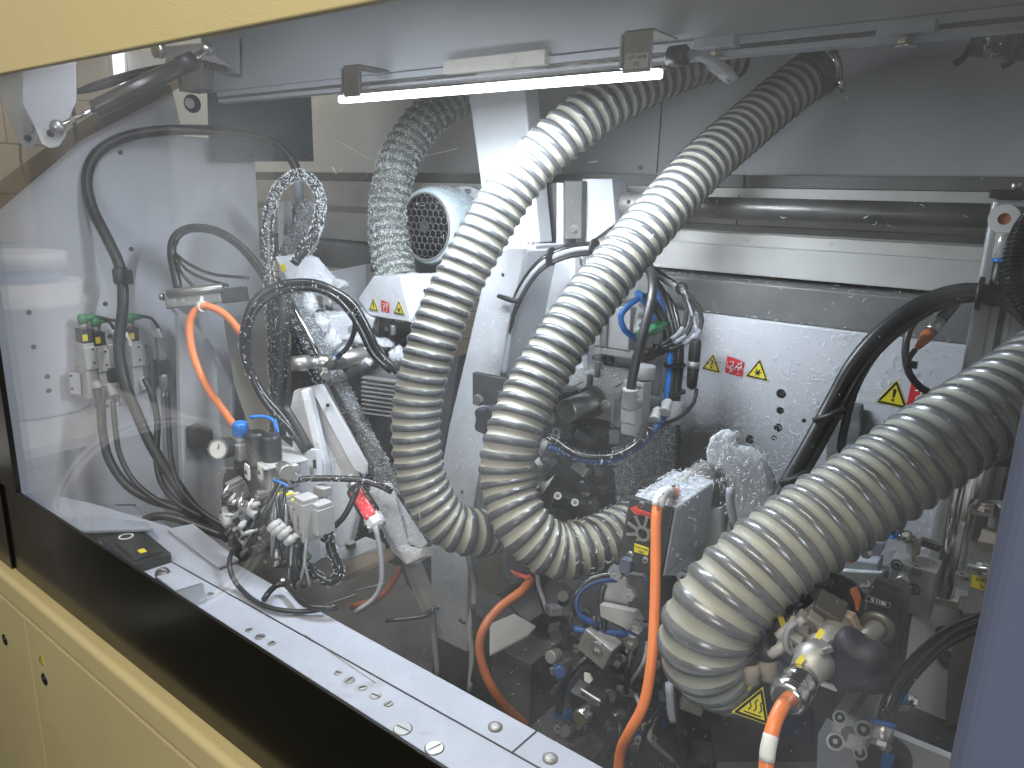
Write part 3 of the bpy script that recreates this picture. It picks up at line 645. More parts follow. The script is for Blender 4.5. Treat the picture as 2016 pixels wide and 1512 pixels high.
# ================================================================== PILLAR + POST
pl = thing('support_pillar', PY(985, 480, 1.30), 'white painted pillar lit bright right under the lamp', 'pillar')
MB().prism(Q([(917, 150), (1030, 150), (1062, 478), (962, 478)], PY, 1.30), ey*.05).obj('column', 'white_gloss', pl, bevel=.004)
c = PY(1036, 486, 1.29); MB().box(c+[0, .01, 0], (.115, .11, .016)).box(c+[-.0, .01, -.018], (.15, .12, .018)).obj('foot', 'white', pl, bevel=.002)
many('bolt', 'steel', pl, (-.035, .035), lambda m, dx: m.hexa(c+[dx-.005, -.025, .008], ez, .007, .006))
pst = thing('leaning_post', PY(880, 1280, 1.12), 'white leaning post strewn with fine shavings behind the hoses', 'post')
post = MB().prism(Q([(1003, 488), (1032, 490), (1008, 620), (984, 740), (948, 900), (925, 1040), (921, 1100), (919, 1284), (850, 1250), (848, 1090), (862, 960), (884, 840), (920, 690), (950, 560), (970, 500)], PY, 1.12), ey*.012).obj('front_plate', 'white_rough', pst, bevel=.002)
MB().prism(Q([(1034, 492), (1040, 495), (1012, 640), (990, 742), (955, 900), (935, 1040), (930, 1100), (926, 1120), (921, 1100), (925, 1040), (948, 900), (984, 740), (1010, 620)], PY, 1.133), ey*.10).obj('side_plate', 'white', pst); psd = bpy.data.objects['side_plate']
many('hole', 'ink', pst, ((991, 541, .004), (911, 968, .004), (960, 760, .003)), lambda m, q: m.cyl(PY(q[0], q[1], 1.119), PY(q[0], q[1], 1.121), q[2], n=16))
for a, b in (((980, 583), (1022, 598)), ((848, 1192), (864, 1199)), ((905, 1220), (916, 1227))):
    MB().tube([PY(*a, 1.11), PY((a[0]+b[0])/2, (a[1]+b[1])/2+1, 1.108), PY(*b, 1.11)], .0035, 8).obj('cable_tie', 'black', pst)
o = MB().bb(PY(852, 1170, 1.25), PY(1010, 1500, 1.25)+[0, .1, 0]).obj('cast_block', 'dark_cast'); tag(o, 'dark cast base block under the leaning post', 'base')
o = MB().prism(Q([(1010, 560), (1075, 490), (1130, 500), (1150, 760), (985, 770)], PY, 1.24), ey*.02).obj('back_sheet', 'white_rough', bevel=.002); tag(o, 'white textured sheet behind the curved cables right of the post', 'sheet')
# dark frame behind the post and left
o = MB().prism(Q([(740, 760), (905, 700), (870, 900), (845, 1050), (845, 1200), (800, 1150), (740, 950)], PY, 1.22), ey*.05).obj('main_casting', 'dark_cast'); tag(o, 'dark cast machine frame between leaning post and inclined guide', 'frame')
# ================================================================== MOTOR
mo = P(838, 446, 1.72)
mt = thing('motor', mo, 'round pale blue motor with black honeycomb grille, dusted on top', 'motor')
shell = MB().lathe(mo, ey, [(0, .074), (0, .082), (.006, .087), (.02, .090), (.075, .090), (.10, .088), (.115, .080), (.12, .07)], 48).obj('shell', 'motor_blue', mt)
MB().lathe(mo-ey*.001, ey, [(0, .0001), (0, .076)], 48).cyl(mo+ey*.001, mo+ey*.006, .076, n=48).obj('grille_back', 'ink', mt)
m = MB(); hs = .0092
for i in range(-9, 10):
    for j in range(-9, 10):
        x = (i+.5*(j % 2))*hs*1.9; z = j*hs*1.645
        if math.hypot(x, z) < .067: 
            pts = [mo+[x+hs*1.02*math.cos(math.pi/6+k*math.pi/3), -.003, z+hs*1.02*math.sin(math.pi/6+k*math.pi/3)] for k in range(6)]
            for k in range(6): m.cyl(pts[k], pts[(k+1) % 6], .0011, n=4)
gl = m.obj('grille', 'steel_dark', mt)
MB().ring(mo-ey*.006, ey, .010, .014, .004).ring(mo-ey*.006, ey, .0, .006, .004).obj('hub', 'steel_dark', mt)
MB().ring(mo-ey*.004, ey, .074, .078, .008, n=48).obj('rim', 'steel_dull', mt)
b_ = mo+ey*.135
MB().lathe(b_, ey, [(0, .088), (0, .094), (.014, .094), (.014, .088)], 44).cyl(b_-ey*.015, b_+ey*.1, .07, n=40).obj('flange', 'white', mt)
many('spacer', 'steel', mt, range(6), lambda m, i: m.cyl(mo+[.085*math.cos(i*1.05+.3), .115, .085*math.sin(i*1.05+.3)], mo+[.085*math.cos(i*1.05+.3), .14, .085*math.sin(i*1.05+.3)], .004))
MB().tube([mo+[.0, .05, -.088], mo+[.03, .04, -.115], mo+[.07, .05, -.125], mo+[.10, .08, -.10]], .011, 12).obj('cable', 'black_gloss', mt)
# ================================================================== DUST COVER
dc = thing('dust_cover', PY(780, 620, 1.15), 'white folded dust cover with three warning stickers under the back hose', 'cover')
DY = 1.15
f1 = MB().prism(Q([(705, 588), (735, 544), (787, 541), (808, 634), (727, 621)], PY, DY), ey*.06).obj('front_face', 'white_rough', dc, bevel=.0015)
f2 = MB().prism([PY(787, 541, DY), PY(856, 541, DY+.07), PY(845, 600, DY+.07), PY(821, 641, DY+.02), PY(808, 634, DY)], ey*.05).obj('side_face', 'white_rough', dc, bevel=.0015)
ud = unit(PY(785, 606, DY)-PY(735, 598, DY)); vd = ez
for px, py, k, s in ((736, 601, 'excl', .029), (759, 603, 'hands', .026), (786, 607, 'star', .031)): sticker(PY(px, py, DY-.001), ud, vd, s, k, dc)
c = PY(838, 572, DY+.04); MB().cyl(c-ey*.004, c, .004).obj('hole', 'ink', dc)
o = MB().box(PY(812, 680, 1.40), (.16, .1, .10)).obj('spindle_block', 'dark_cast', bevel=.004); tag(o, 'dark block under the white dust cover', 'block')
many('stud', 'steel_dark', o, ((730, 652), (757, 650), (770, 655)), lambda m, q: m.cyl(PY(*q, 1.32)-ez*.02, PY(*q, 1.32)+ez*.01, .009).hexa(PY(*q, 1.32)+ez*.01, ez, .009, .008))
# ================================================================== SHAFT
SHY = 1.42; s0 = PY(1165, 398, SHY); s1 = PY(1990, 432, SHY); zz = (s0[2]+s1[2])/2; s0[2] = s1[2] = zz
st = thing('guide_shaft', s0, 'long dark steel shaft running to the right column', 'shaft')
shf = MB().cyl(s0, s1, .0205, n=36).obj('shaft', 'steel_dark', st)
MB().cyl(s0+ex*.05, s0+ex*.17, .026, n=36).obj('collar', 'steel_dull', st)
many('set_screw', 'ink', st, (.075, .105, .135), lambda m, k: m.cyl(s0+[k, -.0272, .006], s0+[k, -.02, .006], .004))
MB().cyl(s0-ex*.006, s0+ex*.012, .033, n=32).obj('seal', 'black', st)
bk = thing('bearing_bracket', PY(1150, 470, 1.40), 'white bearing bracket with dark plates holding the shaft end', 'bracket')
MB().prism(Q([(1146, 352), (1205, 352), (1212, 440), (1150, 485)], PY, 1.38), ey*.06).obj('block', 'white', bk, bevel=.002)
MB().prism(Q([(1110, 356), (1146, 356), (1144, 470), (1110, 472)], PY, 1.36), ey*.02).obj('dark_plate', 'rail_dark', bk, bevel=.002)
MB().prism(Q([(1096, 360), (1109, 360), (1109, 480), (1096, 480)], PY, 1.355), ey*.05).obj('edge_plate', 'white', bk)
MB().prism(Q([(1050, 362), (1096, 360), (1096, 480), (1062, 482)], PY, 1.37), ey*.02).obj('dark_plate', 'rail_dark', bk)
c = PY(1131, 451, 1.36); MB().bolt(c, -ey, .0065, .005).obj('bolt', 'steel', bk)
c = PY(1062, 430, 1.37); MB().bolt(c, -ey, .005, .004).obj('bolt', 'steel', bk)
o = MB().prism(Q([(1140, 480), (1215, 430), (1300, 430), (1235, 500), (1140, 560)], PY, 1.39), ey*.02).obj('gusset', 'steel_dull'); tag(o, 'grey gusset plate below the shaft bearing', 'plate')
# ================================================================== LEFT END: strut, brackets, cables
gs = thing('gas_strut', P(115, 250, 1.30), 'dark gas strut with ball ends slanting up to the top beam', 'gas strut')
a, b, c2, d2 = P(113, 250, 1.27), P(185, 216, 1.29), P(372, 122, 1.36), P(408, 96, 1.38)
MB().cyl(b, c2, .0155, n=24).obj('body', 'tint_body', gs)
MB().cyl(a, b, .0045).obj('rod', 'chrome', gs)
MB().cyl(c2, d2, .007).obj('end_rod', 'chrome', gs)
for c in (a, d2): MB().sph(c, .0125).obj('ball_joint', 'steel', gs)
MB().lathe(c2-unit(c2-b)*.02, c2-b, [(0, .0165), (.03, .0165), (.034, .010)], 20).obj('end_cap', 'black', gs)
hb = thing('hinge_plate', P(100, 200, 1.29), 'white rounded hinge plate holding the lower end of the gas strut', 'plate')
MB().prism([P(x, y, 1.285) for x, y in ((44, 100), (148, 80), (150, 200), (132, 240), (128, 268), (115, 288), (98, 292), (82, 284), (68, 250), (44, 205))], [-.006, .004, 0]).obj('plate', 'white', hb, bevel=.0015)
MB().cyl(P(100, 262, 1.28), P(100, 262, 1.283)+[-.006, .002, 0], .006).obj('slot', 'ink', hb)
hb2 = thing('hinge_plate', P(50, 200, 1.40), 'white rounded hinge plate at far left, with hex nut', 'plate')
MB().prism([P(x, y, 1.40) for x, y in ((-20, 130), (44, 118), (44, 205), (72, 250), (76, 268), (66, 286), (50, 291), (36, 280), (14, 225))], [-.006, .004, 0]).obj('plate', 'white', hb2, bevel=.0015)
MB().hexa(P(55, 253, 1.395), P(55, 253, 1.3)-P(55, 253, 1.395), .009, .006).obj('nut', 'chrome', hb2); MB().cyl(P(54, 272, 1.393), P(54, 272, 1.397), .006).obj('slot', 'ink', hb2)
bb_ = thing('beam_bracket', PY(430, 120, 1.0), 'grey gusseted bracket bolted to the left end of the top beam', 'bracket')
MB().prism(Q([(398, 74), (466, 72), (467, 146), (440, 144), (396, 110)], PY, .985), ey*.008).obj('plate', 'grey_beam', bb_, bevel=.001)
MB().prism(Q([(330, 92), (398, 86), (455, 132), (395, 116), (330, 128)], PY, .96), -ey*.006).obj('gusset', 'white', bb_, bevel=.001)
many('bolt', 'steel_dark', bb_, ((404, 130), (424, 128), (441, 134)), lambda m, q: m.hexa(PY(*q, .98), -ey, .006, .006))
MB().lathe(P(318, 98, 1.38), -ey, [(0, .016), (.012, .016), (.012, .008)], 20).obj('eyelet', 'steel', bb_)
o = MB().prism(Q([(345, 118), (398, 112), (396, 175), (352, 180)], PY, .97), ey*.05).obj('corner_block', 'steel_dull', bevel=.002); tag(o, 'grey block under the left beam bracket', 'block')
def hpx(l, x): return [PX(a, b, x) for a, b in l]
cable('wall_cable', [P(-30, 164, 1.9), P(60, 176, 1.9), P(150, 180, 1.9), P(210, 168, 1.9), P(260, 150, 1.9), P(330, 138, 1.9), P(370, 120, 1.85)], .0075, 'rubber', 'black twin cable running level behind the hinge plates')
cable('loop_cable', [P(x, y, d) for x, y, d in ((372, 120, 1.75), (250, 145, 1.76), (150, 182, 1.78), (146, 230, 1.76), (158, 330, 1.74), (162, 400, 1.73), (160, 415, 1.72))], .0045, 'rubber_brown', 'thin brown cable dropping from the gas strut to the thick black loop')
cable('drop_cable', [P(40, 240, 1.9), P(42, 320, 1.9), P(60, 380, 1.9), P(72, 470, 1.9)], .004, 'cable_grey', 'thin grey cable hanging at the far left')
bigc = cable('thick_cable', [P(x, y, d) for x, y, d in ((586, 342, 1.86), (575, 315, 1.85), (540, 280, 1.82), (480, 262, 1.76), (400, 256, 1.70), (310, 258, 1.66), (240, 272, 1.63), (190, 303, 1.61), (171, 350, 1.60), (182, 410, 1.60), (214, 475, 1.60), (237, 530, 1.60), (242, 600, 1.60), (234, 680, 1.60), (243, 745, 1.60), (268, 810, 1.60), (300, 880, 1.60), (345, 950, 1.60), (395, 1015, 1.62), (450, 1060, 1.66))], .0115, 'rubber', 'thick black cable making the biggest arch over the left wall', n=16)
MB().lathe(P(236, 528, 1.6), P(242, 570, 1.6)-P(236, 528, 1.6), [(0, .014), (.004, .0165), (.03, .0165), (.034, .014)], 20).box(P(252, 545, 1.585), (.02, .012, .03)).obj('junction', 'black', bigc)
MB().lathe(P(586, 338, 1.86), -ez, [(0, .012), (.07, .012), (.07, .009), (.09, .009)], 18).obj('sleeve', 'cable_grey', bigc)
MB().lathe(P(586, 338, 1.86)-ez*.09, -ez, [(0, .02), (.035, .02), (.036, .014), (.12, .012)], 6, False).obj('plug', 'black', bigc)
# solenoid valves on the side wall
def wallvalve(px, py, label, label2, w_=1, rod=True):
    x = LW+.03; c = PX(px, py, x); t = thing('solenoid_valve', c, label, 'valve', 'solenoid valves on the side wall')
    MB().box(c, (.045, .024, .125)).box(c+[.018, 0, .03], (.02, .026, .05)).obj('body', 'valve_white', t, bevel=.002)
    MB().box(c+[.004, 0, .078], (.034, .022, .030)).obj('coil', 'black', t, bevel=.001)
    MB().box(c+[.022, -.006, .076], (.002, .010, .014)).obj('id_label', 'yellow', t)
    p = c+[.006, 0, .093]; MB().cyl(p, p+ez*.012, .008).obj('stem', 'steel_dull', t)
    q = p+ez*.012; MB().lathe(q, ez, [(0, .010), (.016, .010), (.02, .007)], 16).cyl(q+ez*.011, q+ez*.011+ey*.026, .008, .006).obj('plug', 'green', t)
    cb = q+ez*.011+ey*.026
    MB().tube([cb, cb+[.01, .02, -.006], cb+[.014, .034, -.035], cb+[.012, .04, -.07]], .0036, 8).obj('lead', 'black', t)
    MB().tube([cb+[.0135, .031, -.03], cb+[.013, .038, -.055], cb+[.012, .04, -.075]], .0045, 8).obj('lead_sleeve', 'label_white', t)
    MB().lathe(c+[.022, .006, -.022], [.45, .1, -1], [(0, .006), (.006, .0095), (.026, .0095), (.028, .0105), (.032, .0105)], 16).obj('fitting', 'valve_white', t)
    many('screw', 'ink', t, (.02, .05), lambda m, dz: m.cyl(c+[.0285, .004, dz], c+[.0292, .004, dz], .0025, n=10))
    return c
vs = [wallvalve(172, 728, 'leftmost grey solenoid valve with green plug on the side wall', ''), wallvalve(197, 732, 'middle solenoid valve, close right of the leftmost one', ''), wallvalve(262, 722, 'solenoid valve right of the thick cable with green plug', '')]
o = MB().prism(hpx([(128, 732), (150, 732), (152, 775), (132, 772)], LW+.012), ex*.02).obj('mount_bracket', 'valve_grey', bevel=.001); tag(o, 'small grey mounting bracket beside the leftmost valve', 'bracket')
many('hole', 'ink', o, ((139, 740), (142, 765)), lambda m, q: m.cyl(PX(*q, LW+.0315), PX(*q, LW+.033), .003, n=12))
o = MB().bar(PX(150, 740, LW+.012), PX(330, 735, LW+.012), .05, .012, ex).obj('mount_rail', 'steel_dull', bevel=.001); tag(o, 'grey rail carrying the valves on the side wall', 'rail')
for (px, py, ex_, lab) in ((219, 700, 215, 'sensor plug right of the valve pair on the side wall'), (316, 686, 312, 'sensor plug farthest right on the side wall rail')):
    c = PX(px, py, LW+.05); t = thing('sensor_plug', c, lab, 'plug', 'sensor plugs on the side wall')
    MB().box(c, (.018, .018, .055)).obj('head', 'steel_dull', t, bevel=.002); MB().box(c-ez*.043, (.024, .03, .034)).obj('tee', 'black', t, bevel=.002)
    MB().lathe(c-ez*.06, -ez, [(0, .0105), (.008, .0115), (.035, .0105), (.04, .008), (.052, .008), (.053, .0105), (.056, .0105)], 18).obj('nut', 'steel_dull', t)
cable('valve_cable', [P(x, y, 1.61) for x, y in ((190, 765), (198, 800), (202, 850), (215, 905), (250, 955), (300, 985), (355, 1000), (400, 1030))], .0095, 'rubber', 'black cable sweeping down from the valve pair to the deck', ties=(.1,))
cable('valve_cable', [P(x, y, 1.60) for x, y in ((205, 760), (204, 785), (198, 810), (200, 850))], .006, 'rubber', 'short black cable joining below the middle valve')
cable('sensor_cable', [P(x, y, 1.60) for x, y in ((222, 790), (228, 850), (236, 895), (262, 945), (310, 985), (360, 1005))], .0058, 'rubber', 'black cable hanging from the sensor plug by the valve pair')
cable('valve_cable', [P(x, y, 1.60) for x, y in ((285, 745), (300, 780), (310, 830), (308, 900), (318, 950), (350, 990), (400, 1020))], .0068, 'rubber', 'black cable from the valve right of the thick cable', ties=(.55,))
cable('lead_cable', [P(x, y, 1.60) for x, y in ((286, 680), (298, 705), (300, 760), (306, 790))], .0035, 'rubber', 'thin black lead beside the valve right of the thick cable')
cable('sensor_cable', [P(x, y, 1.58) for x, y in ((329, 770), (333, 850), (338, 910), (355, 960), (395, 1005), (450, 1040))], .0055, 'rubber', 'black cable from the sensor plug farthest right')
cable('floor_cable', [P(x, y, 1.55) for x, y in ((255, 1045), (300, 1018), (345, 1020), (400, 1040), (440, 1055))], .009, 'rubber', 'black cable curled on the shelf plate edge')
cable('floor_cable', [P(x, y, 1.45) for x, y in ((250, 1080), (330, 1078), (400, 1082), (455, 1088))], .008, 'cable_grey', 'grey cable lying level behind the black sensor box')
# sensor box on bracket at lower left
sb = thing('sensor_box', PZ(290, 1130, DZ+.03), 'black sensor box with yellow label at lower left', 'sensor box')
c = PY(268, 1090, .572); R_ = rot(0, 0, -6)
MB().box(c, (.15, .07, .036), R_).box(c+R_@np.array([.02, 0, .020]), (.09, .05, .006), R_).obj('housing', 'black', sb, bevel=.003)
MB().box(c+R_@np.array([.045, -.004, .0235]), (.016, .011, .0012), R_).obj('id_label', 'yellow', sb)
MB().ring(c+R_@np.array([-.045, 0, .0182]), ez, .010, .013, .001).obj('ring_mark', 'label_white', sb)
MB().lathe(PZ(322, 1140, DZ+.03), [.9, -.4, 0], [(-.02, .012), (0, .012), (.002, .008), (.02, .008)], 20).obj('knob', 'steel_dark', sb)
ub = thing('angle_bracket', PZ(350, 1180, DZ), 'white bent angle bracket standing on the deck', 'bracket')
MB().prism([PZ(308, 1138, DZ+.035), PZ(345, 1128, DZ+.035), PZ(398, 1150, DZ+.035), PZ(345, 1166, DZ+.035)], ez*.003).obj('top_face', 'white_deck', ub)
t_ = PZ(398, 1150, DZ+.035); MB().prism([PZ(345, 1166, DZ+.035), t_, t_-ez*.034, PZ(345, 1166, DZ+.035)-ez*.034], ey*.003).obj('front_face', 'white', ub)
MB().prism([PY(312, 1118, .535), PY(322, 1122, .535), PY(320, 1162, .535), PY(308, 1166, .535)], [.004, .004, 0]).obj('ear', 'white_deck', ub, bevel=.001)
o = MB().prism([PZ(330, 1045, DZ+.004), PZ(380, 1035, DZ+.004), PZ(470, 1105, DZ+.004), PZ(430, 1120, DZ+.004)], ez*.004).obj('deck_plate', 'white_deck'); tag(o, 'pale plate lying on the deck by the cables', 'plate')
o = MB().prism([PY(395, 1000, .98), PY(460, 1020, .98), PY(470, 1110, .98), PY(400, 1060, .98)], ey*.1).obj('dark_block', 'rubber', bevel=.003); tag(o, 'dark block where the left cables meet', 'block')
# ================================================================== TANDEM: arm cylinder + orange loop
ac = thing('air_cylinder', P(400, 590, 1.60), 'tan grey air cylinder lying level above the orange hose loop', 'cylinder')
MB().bar(P(330, 592, 1.62), P(440, 580, 1.62), .036, .034).obj('body', 'steel_dull', ac, bevel=.004)
MB().cyl(P(330, 578, 1.60), P(440, 566, 1.60), .010).obj('rail', 'steel', ac)
MB().bar(P(440, 583, 1.62), P(485, 578, 1.62), .032, .03).obj('end_block', 'black', ac, bevel=.002)
for px in (344, 362): capscrew(P(px, 592, 1.595), P(px, 592, 1.5)-P(px, 592, 1.6), .003, ac)
MB().lathe(P(324, 585, 1.62), [-1, -.2, 0], [(0, .008), (.01, .008), (.012, .005)], 14).obj('fitting', 'chrome', ac)
oh = cable('orange_hose', [P(x, y, 1.50) for x, y in ((478, 660), (450, 625), (420, 606), (396, 603), (376, 625), (374, 665), (386, 715), (410, 765), (440, 808), (462, 838), (480, 860))], .0075, 'orange', 'orange hose looped below the tan air cylinder at left', 'hose', n=14)
MB().ring(P(398, 603, 1.5)-[.004, 0, 0], ex, .008, .011, .008).cyl(P(397, 596, 1.5), P(397, 585, 1.52), .004).obj('hanger_clip', 'label_white', oh)
cable('arch_cable', [P(x, y, 1.62) for x, y in ((352, 575), (346, 545), (338, 500), (344, 468), (372, 450), (420, 453), (465, 478), (500, 515), (530, 560), (555, 610))], .0095, 'rubber', 'thick black cable arching over the tan air cylinder', n=14)
cable('arch_cable', [P(x, y, 1.60) for x, y in ((345, 480), (352, 465), (385, 448), (440, 460), (485, 492), (518, 535), (540, 580))], .006, 'black_gloss', 'glossy black tube following the thick arch above it')
cable('thin_tube', [P(x, y, 1.61) for x, y in ((346, 500), (372, 520), (420, 540), (490, 547))], .0035, 'black_gloss', 'thin black tube running right from the arch, uppermost')
cable('thin_tube', [P(x, y, 1.61) for x, y in ((346, 505), (366, 530), (400, 548), (450, 562))], .0035, 'black_gloss', 'thin black tube running right from the arch, lower one')
cable('thin_tube', [P(x, y, 1.61) for x, y in ((344, 500), (356, 535), (375, 558), (392, 572))], .0035, 'black_gloss', 'thin black tube dropping steeply onto the air cylinder')
# ================================================================== INCLINED GUIDE with all its dust
ig = thing('inclined_guide', P(650, 750, 1.60), 'inclined guide unit thickly covered in white shavings', 'guide unit')
g0, g1 = P(575, 590, 1.66), P(772, 985, 1.53)
bar1 = MB().bar(g0, g1, .045, .04).obj('guide_bar', 'dusty_tool', ig, bevel=.003)
bar2 = MB().bar(P(552, 560, 1.66), P(742, 965, 1.53), .010, .05).obj('edge_strip', 'black', ig)
rod_ = MB().cyl(P(548, 545, 1.60), P(632, 708, 1.55), .0065).obj('rod', 'chrome', ig)
arm = MB().prism([P(*q) for q in ((540, 505, 1.68), (600, 498, 1.72), (640, 545, 1.74), (632, 562, 1.72), (570, 560, 1.66))], [.01, .03, -.01]).obj('top_plate', 'white_rough', ig, bevel=.003)
MB().prism([P(553, 522, 1.675), P(561, 520, 1.675), P(565, 532, 1.67), P(557, 536, 1.67)], [-.001, -.002, .001]).obj('id_label', 'yellow', ig)
blk = MB().box(P(655, 640, 1.72), (.075, .07, .06)).obj('slide_block', 'white_rough', ig, bevel=.004)
lever = MB().bar(P(560, 505, 1.75), P(610, 400, 1.80), .022, .03).obj('lever', 'dusty_tool', ig, bevel=.004)
lv2 = MB().bar(P(590, 530, 1.72), P(632, 440, 1.75), .018, .02).obj('lever', 'dusty_tool', ig, bevel=.004)
many('roller', 'dusty_tool', ig, ((570, 468), (562, 455)), lambda m, q: m.cyl(P(*q, 1.80), P(*q, 1.80)+[.01, .03, 0], .016))
many('small_block', 'steel_dull', ig, ((615, 600, .03), (640, 590, .022), (670, 585, .03), (600, 570, .025)), lambda m, q: m.box(P(q[0], q[1], 1.70), (q[2], .03, .02)))
sw = thing('pivot_tube', P(700, 700, 1.5), 'shiny level steel tube with pivot fittings, ends in a pile of shavings', 'tube')
MB().cyl(P(655, 712, 1.52), P(748, 694, 1.60), .0185, n=28).obj('tube', 'steel', sw)
MB().lathe(P(575, 716, 1.46), P(655, 712, 1.5)-P(575, 716, 1.46), [(0, .014), (.02, .016), (.03, .016), (.031, .012), (.05, .012), (.052, .017), (.08, .017)], 22).obj('union', 'steel', sw)
MB().lathe(P(640, 735, 1.46), P(646, 755, 1.40)-P(640, 735, 1.46), [(-.01, .011), (.012, .011), (.013, .008), (.02, .008)], 6, False).obj('nut', 'steel', sw)
fitting(P(640, 720, 1.46), P(668, 700, 1.46)-P(640, 720, 1.46), sw, r=.007, L=.035, m='steel')
MB().lathe(P(662, 704, 1.46), P(668, 700, 1.46)-P(662, 704, 1.46), [(0, .0075), (.004, .0075)], 14).obj('blue_ring', 'blue', sw)
cable('thin_tube', [P(x, y, 1.45) for x, y in ((664, 703), (683, 685), (697, 655), (698, 625), (690, 605), (676, 590))], .005, 'black_gloss', 'black tube curving up from the blue ringed fitting')
mf = thing('finned_motor', P(730, 770, 1.62), 'dark finned motor housing behind the left ribbed hose', 'motor')
MB().cyl(P(700, 770, 1.66), P(770, 745, 1.66)+[.05, 0, 0], .055, n=32).obj('housing', 'dark_cast', mf)
many('fin', 'steel_dull', mf, range(9), lambda m, k: m.bar(P(715, 742+k*8.5, 1.56-.004*math.sin(k*.4)), P(790, 752+k*8.5, 1.54), .0022, .02))
o = MB().prism([P(*q) for q in ((440, 630, 1.78), (560, 600, 1.78), (560, 850, 1.78), (500, 870, 1.78), (462, 760, 1.78))], ey*.02).obj('backing_plate', 'tan_grey'); tag(o, 'tan grey backing plate behind the coiled black cables', 'plate')
o = MB().prism([P(*q) for q in ((545, 400, 2.0), (560, 395, 2.0), (620, 540, 2.0), (720, 520, 2.0), (720, 640, 1.95), (600, 640, 1.9), (550, 560, 1.9))], ey*.02).obj('rear_sheet', 'white', bevel=.002); tag(o, 'white sheet behind the dusted inclined guide', 'sheet')
o = MB().bb(PY(520, 640, 1.25), PY(760, 1010, 1.25)+[0, .05, 0]).obj('inner_casting', 'dark_cast'); tag(o, 'dark machine body behind the inclined guide', 'machine body')
o = MB().prism(Q([(552, 405), (582, 405), (584, 470), (552, 472)], PY, 2.4), ey*.01).obj('daylight_opening', 'window_emit'); tag(o, 'small bright opening seen between the levers', 'opening')
o = MB().prism(Q([(583, 328), (612, 328), (612, 331), (583, 331)], PY, 2.4), ey*.01).obj('daylight_slit', 'window_emit'); tag(o, 'narrow bright slit above the dusty cable loop', 'opening')
# cast column + lower arm
cc = thing('cast_column', P(680, 950, 1.5), 'white cast column dusted with shavings under the inclined guide', 'column')
col1 = MB().prism([P(x, y, 1.52) for x, y in ((577, 768), (629, 756), (708, 910), (722, 975), (700, 1012), (678, 1100), (650, 1090), (647, 960), (620, 880), (560, 860))], [0, .02, 0]).obj('web', 'white_rough', cc, bevel=.004)
col2 = MB().prism([P(x, y, 1.50) for x, y in ((600, 764), (616, 760), (650, 905), (655, 1085), (640, 1080), (632, 900))], [.01, -.02, 0]).obj('rib', 'white_rough', cc, bevel=.004)
MB().prism([P(x, y, 1.50) for x, y in ((611, 763), (630, 756), (719, 914), (716, 932), (698, 926))], [.004, .006, 0]).obj('flange', 'white', cc, bevel=.001)
MB().cyl(P(645, 798, 1.495), P(645, 798, 1.485), .004).obj('hole', 'ink', cc)
foot = MB().prism([P(x, y, 1.48) for x, y in ((655, 1085), (720, 1055), (760, 1070), (680, 1102))], -ez*.03).obj('foot', 'white_rough', cc, bevel=.003)
MB().prism([P(x, y, 1.45) for x, y in ((670, 1110), (760, 1080), (790, 1075), (775, 1090), (680, 1134), (670, 1130))], -ez*.012).obj('base_plate', 'wood_block', cc, bevel=.002)
MB().hexa(P(690, 1078, 1.47), ez, .011, .012).obj('bolt', 'steel', cc)
la = thing('channel_arm', P(790, 1040, 1.4), 'light grey channel shaped arm pointing down to the deck', 'arm')
la1 = MB().prism([P(x, y, 1.42) for x, y in ((730, 955), (742, 955), (775, 1080), (812, 1090), (832, 1078), (826, 1098), (800, 1113), (770, 1085), (722, 985))], [.012, .03, 0]).obj('channel', 'white_rough', la, bevel=.003)
MB().prism([P(x, y, 1.45) for x, y in ((735, 952), (770, 972), (834, 1070), (830, 1082), (812, 1092), (800, 1082))], [.004, .008, 0]).obj('side', 'white', la, bevel=.001)
many('hole', 'ink', la, ((755, 979), (790, 1041), (812, 1077)), lambda m, q: m.cyl(P(*q, 1.448), P(*q, 1.443), .0045, n=14))
o = MB().bar(P(762, 985, 1.50), P(848, 1200, 1.42), .02, .03).obj('diagonal_brace', 'steel_dull'); tag(o, 'grey diagonal brace just left of the leaning post', 'brace')
ab = thing('angle_upright', P(610, 1000, 1.4), 'light grey slotted upright left of the cast column', 'bracket')
MB().prism([P(x, y, 1.43) for x, y in ((575, 868), (606, 884), (622, 886), (632, 1100), (618, 1110), (605, 1106), (580, 1090))], [.004, .01, 0]).obj('plate', 'white', ab, bevel=.001)
MB().prism([P(x, y, 1.425) for x, y in ((617, 905), (622, 905), (623, 922), (618, 922))], [0, -.002, 0]).obj('slot', 'ink', ab)
# red tool
rt = thing('red_sensor', P(725, 990, 1.38), 'red and black cylindrical sensor with grey cap covered in shavings', 'sensor')
a, b = P(700, 962, 1.40), P(733, 1018, 1.36)
MB().lathe(a, b-a, [(0, .016), (.003, .019), (.062, .019), (.064, .017)], 26).obj('body', 'black', rt)
redp = MB().bar(a+(b-a)*.05+[.010, -.010, .004], b+[.010, -.010, .004], .024, .016, [.5, -.6, .4]).obj('red_face', 'red', rt, bevel=.005)
capo = MB().lathe(b, b-a, [(0, .018), (.012, .0185), (.022, .016), (.026, .010)], 8, False).obj('cap', 'white_rough', rt)
MB().lathe(a, a-b, [(0, .012), (.012, .012), (.014, .008)], 18).obj('neck', 'steel', rt)
MB().bar(P(694, 975, 1.38), P(708, 998, 1.37), .008, .004).obj('id_label', 'yellow', rt)
cable('grey_lead', [P(x, y, 1.34) for x, y in ((738, 1034), (746, 1070), (751, 1110), (750, 1150), (735, 1180), (700, 1205))], .0048, 'cable_grey', 'grey lead hanging from the red and black sensor')
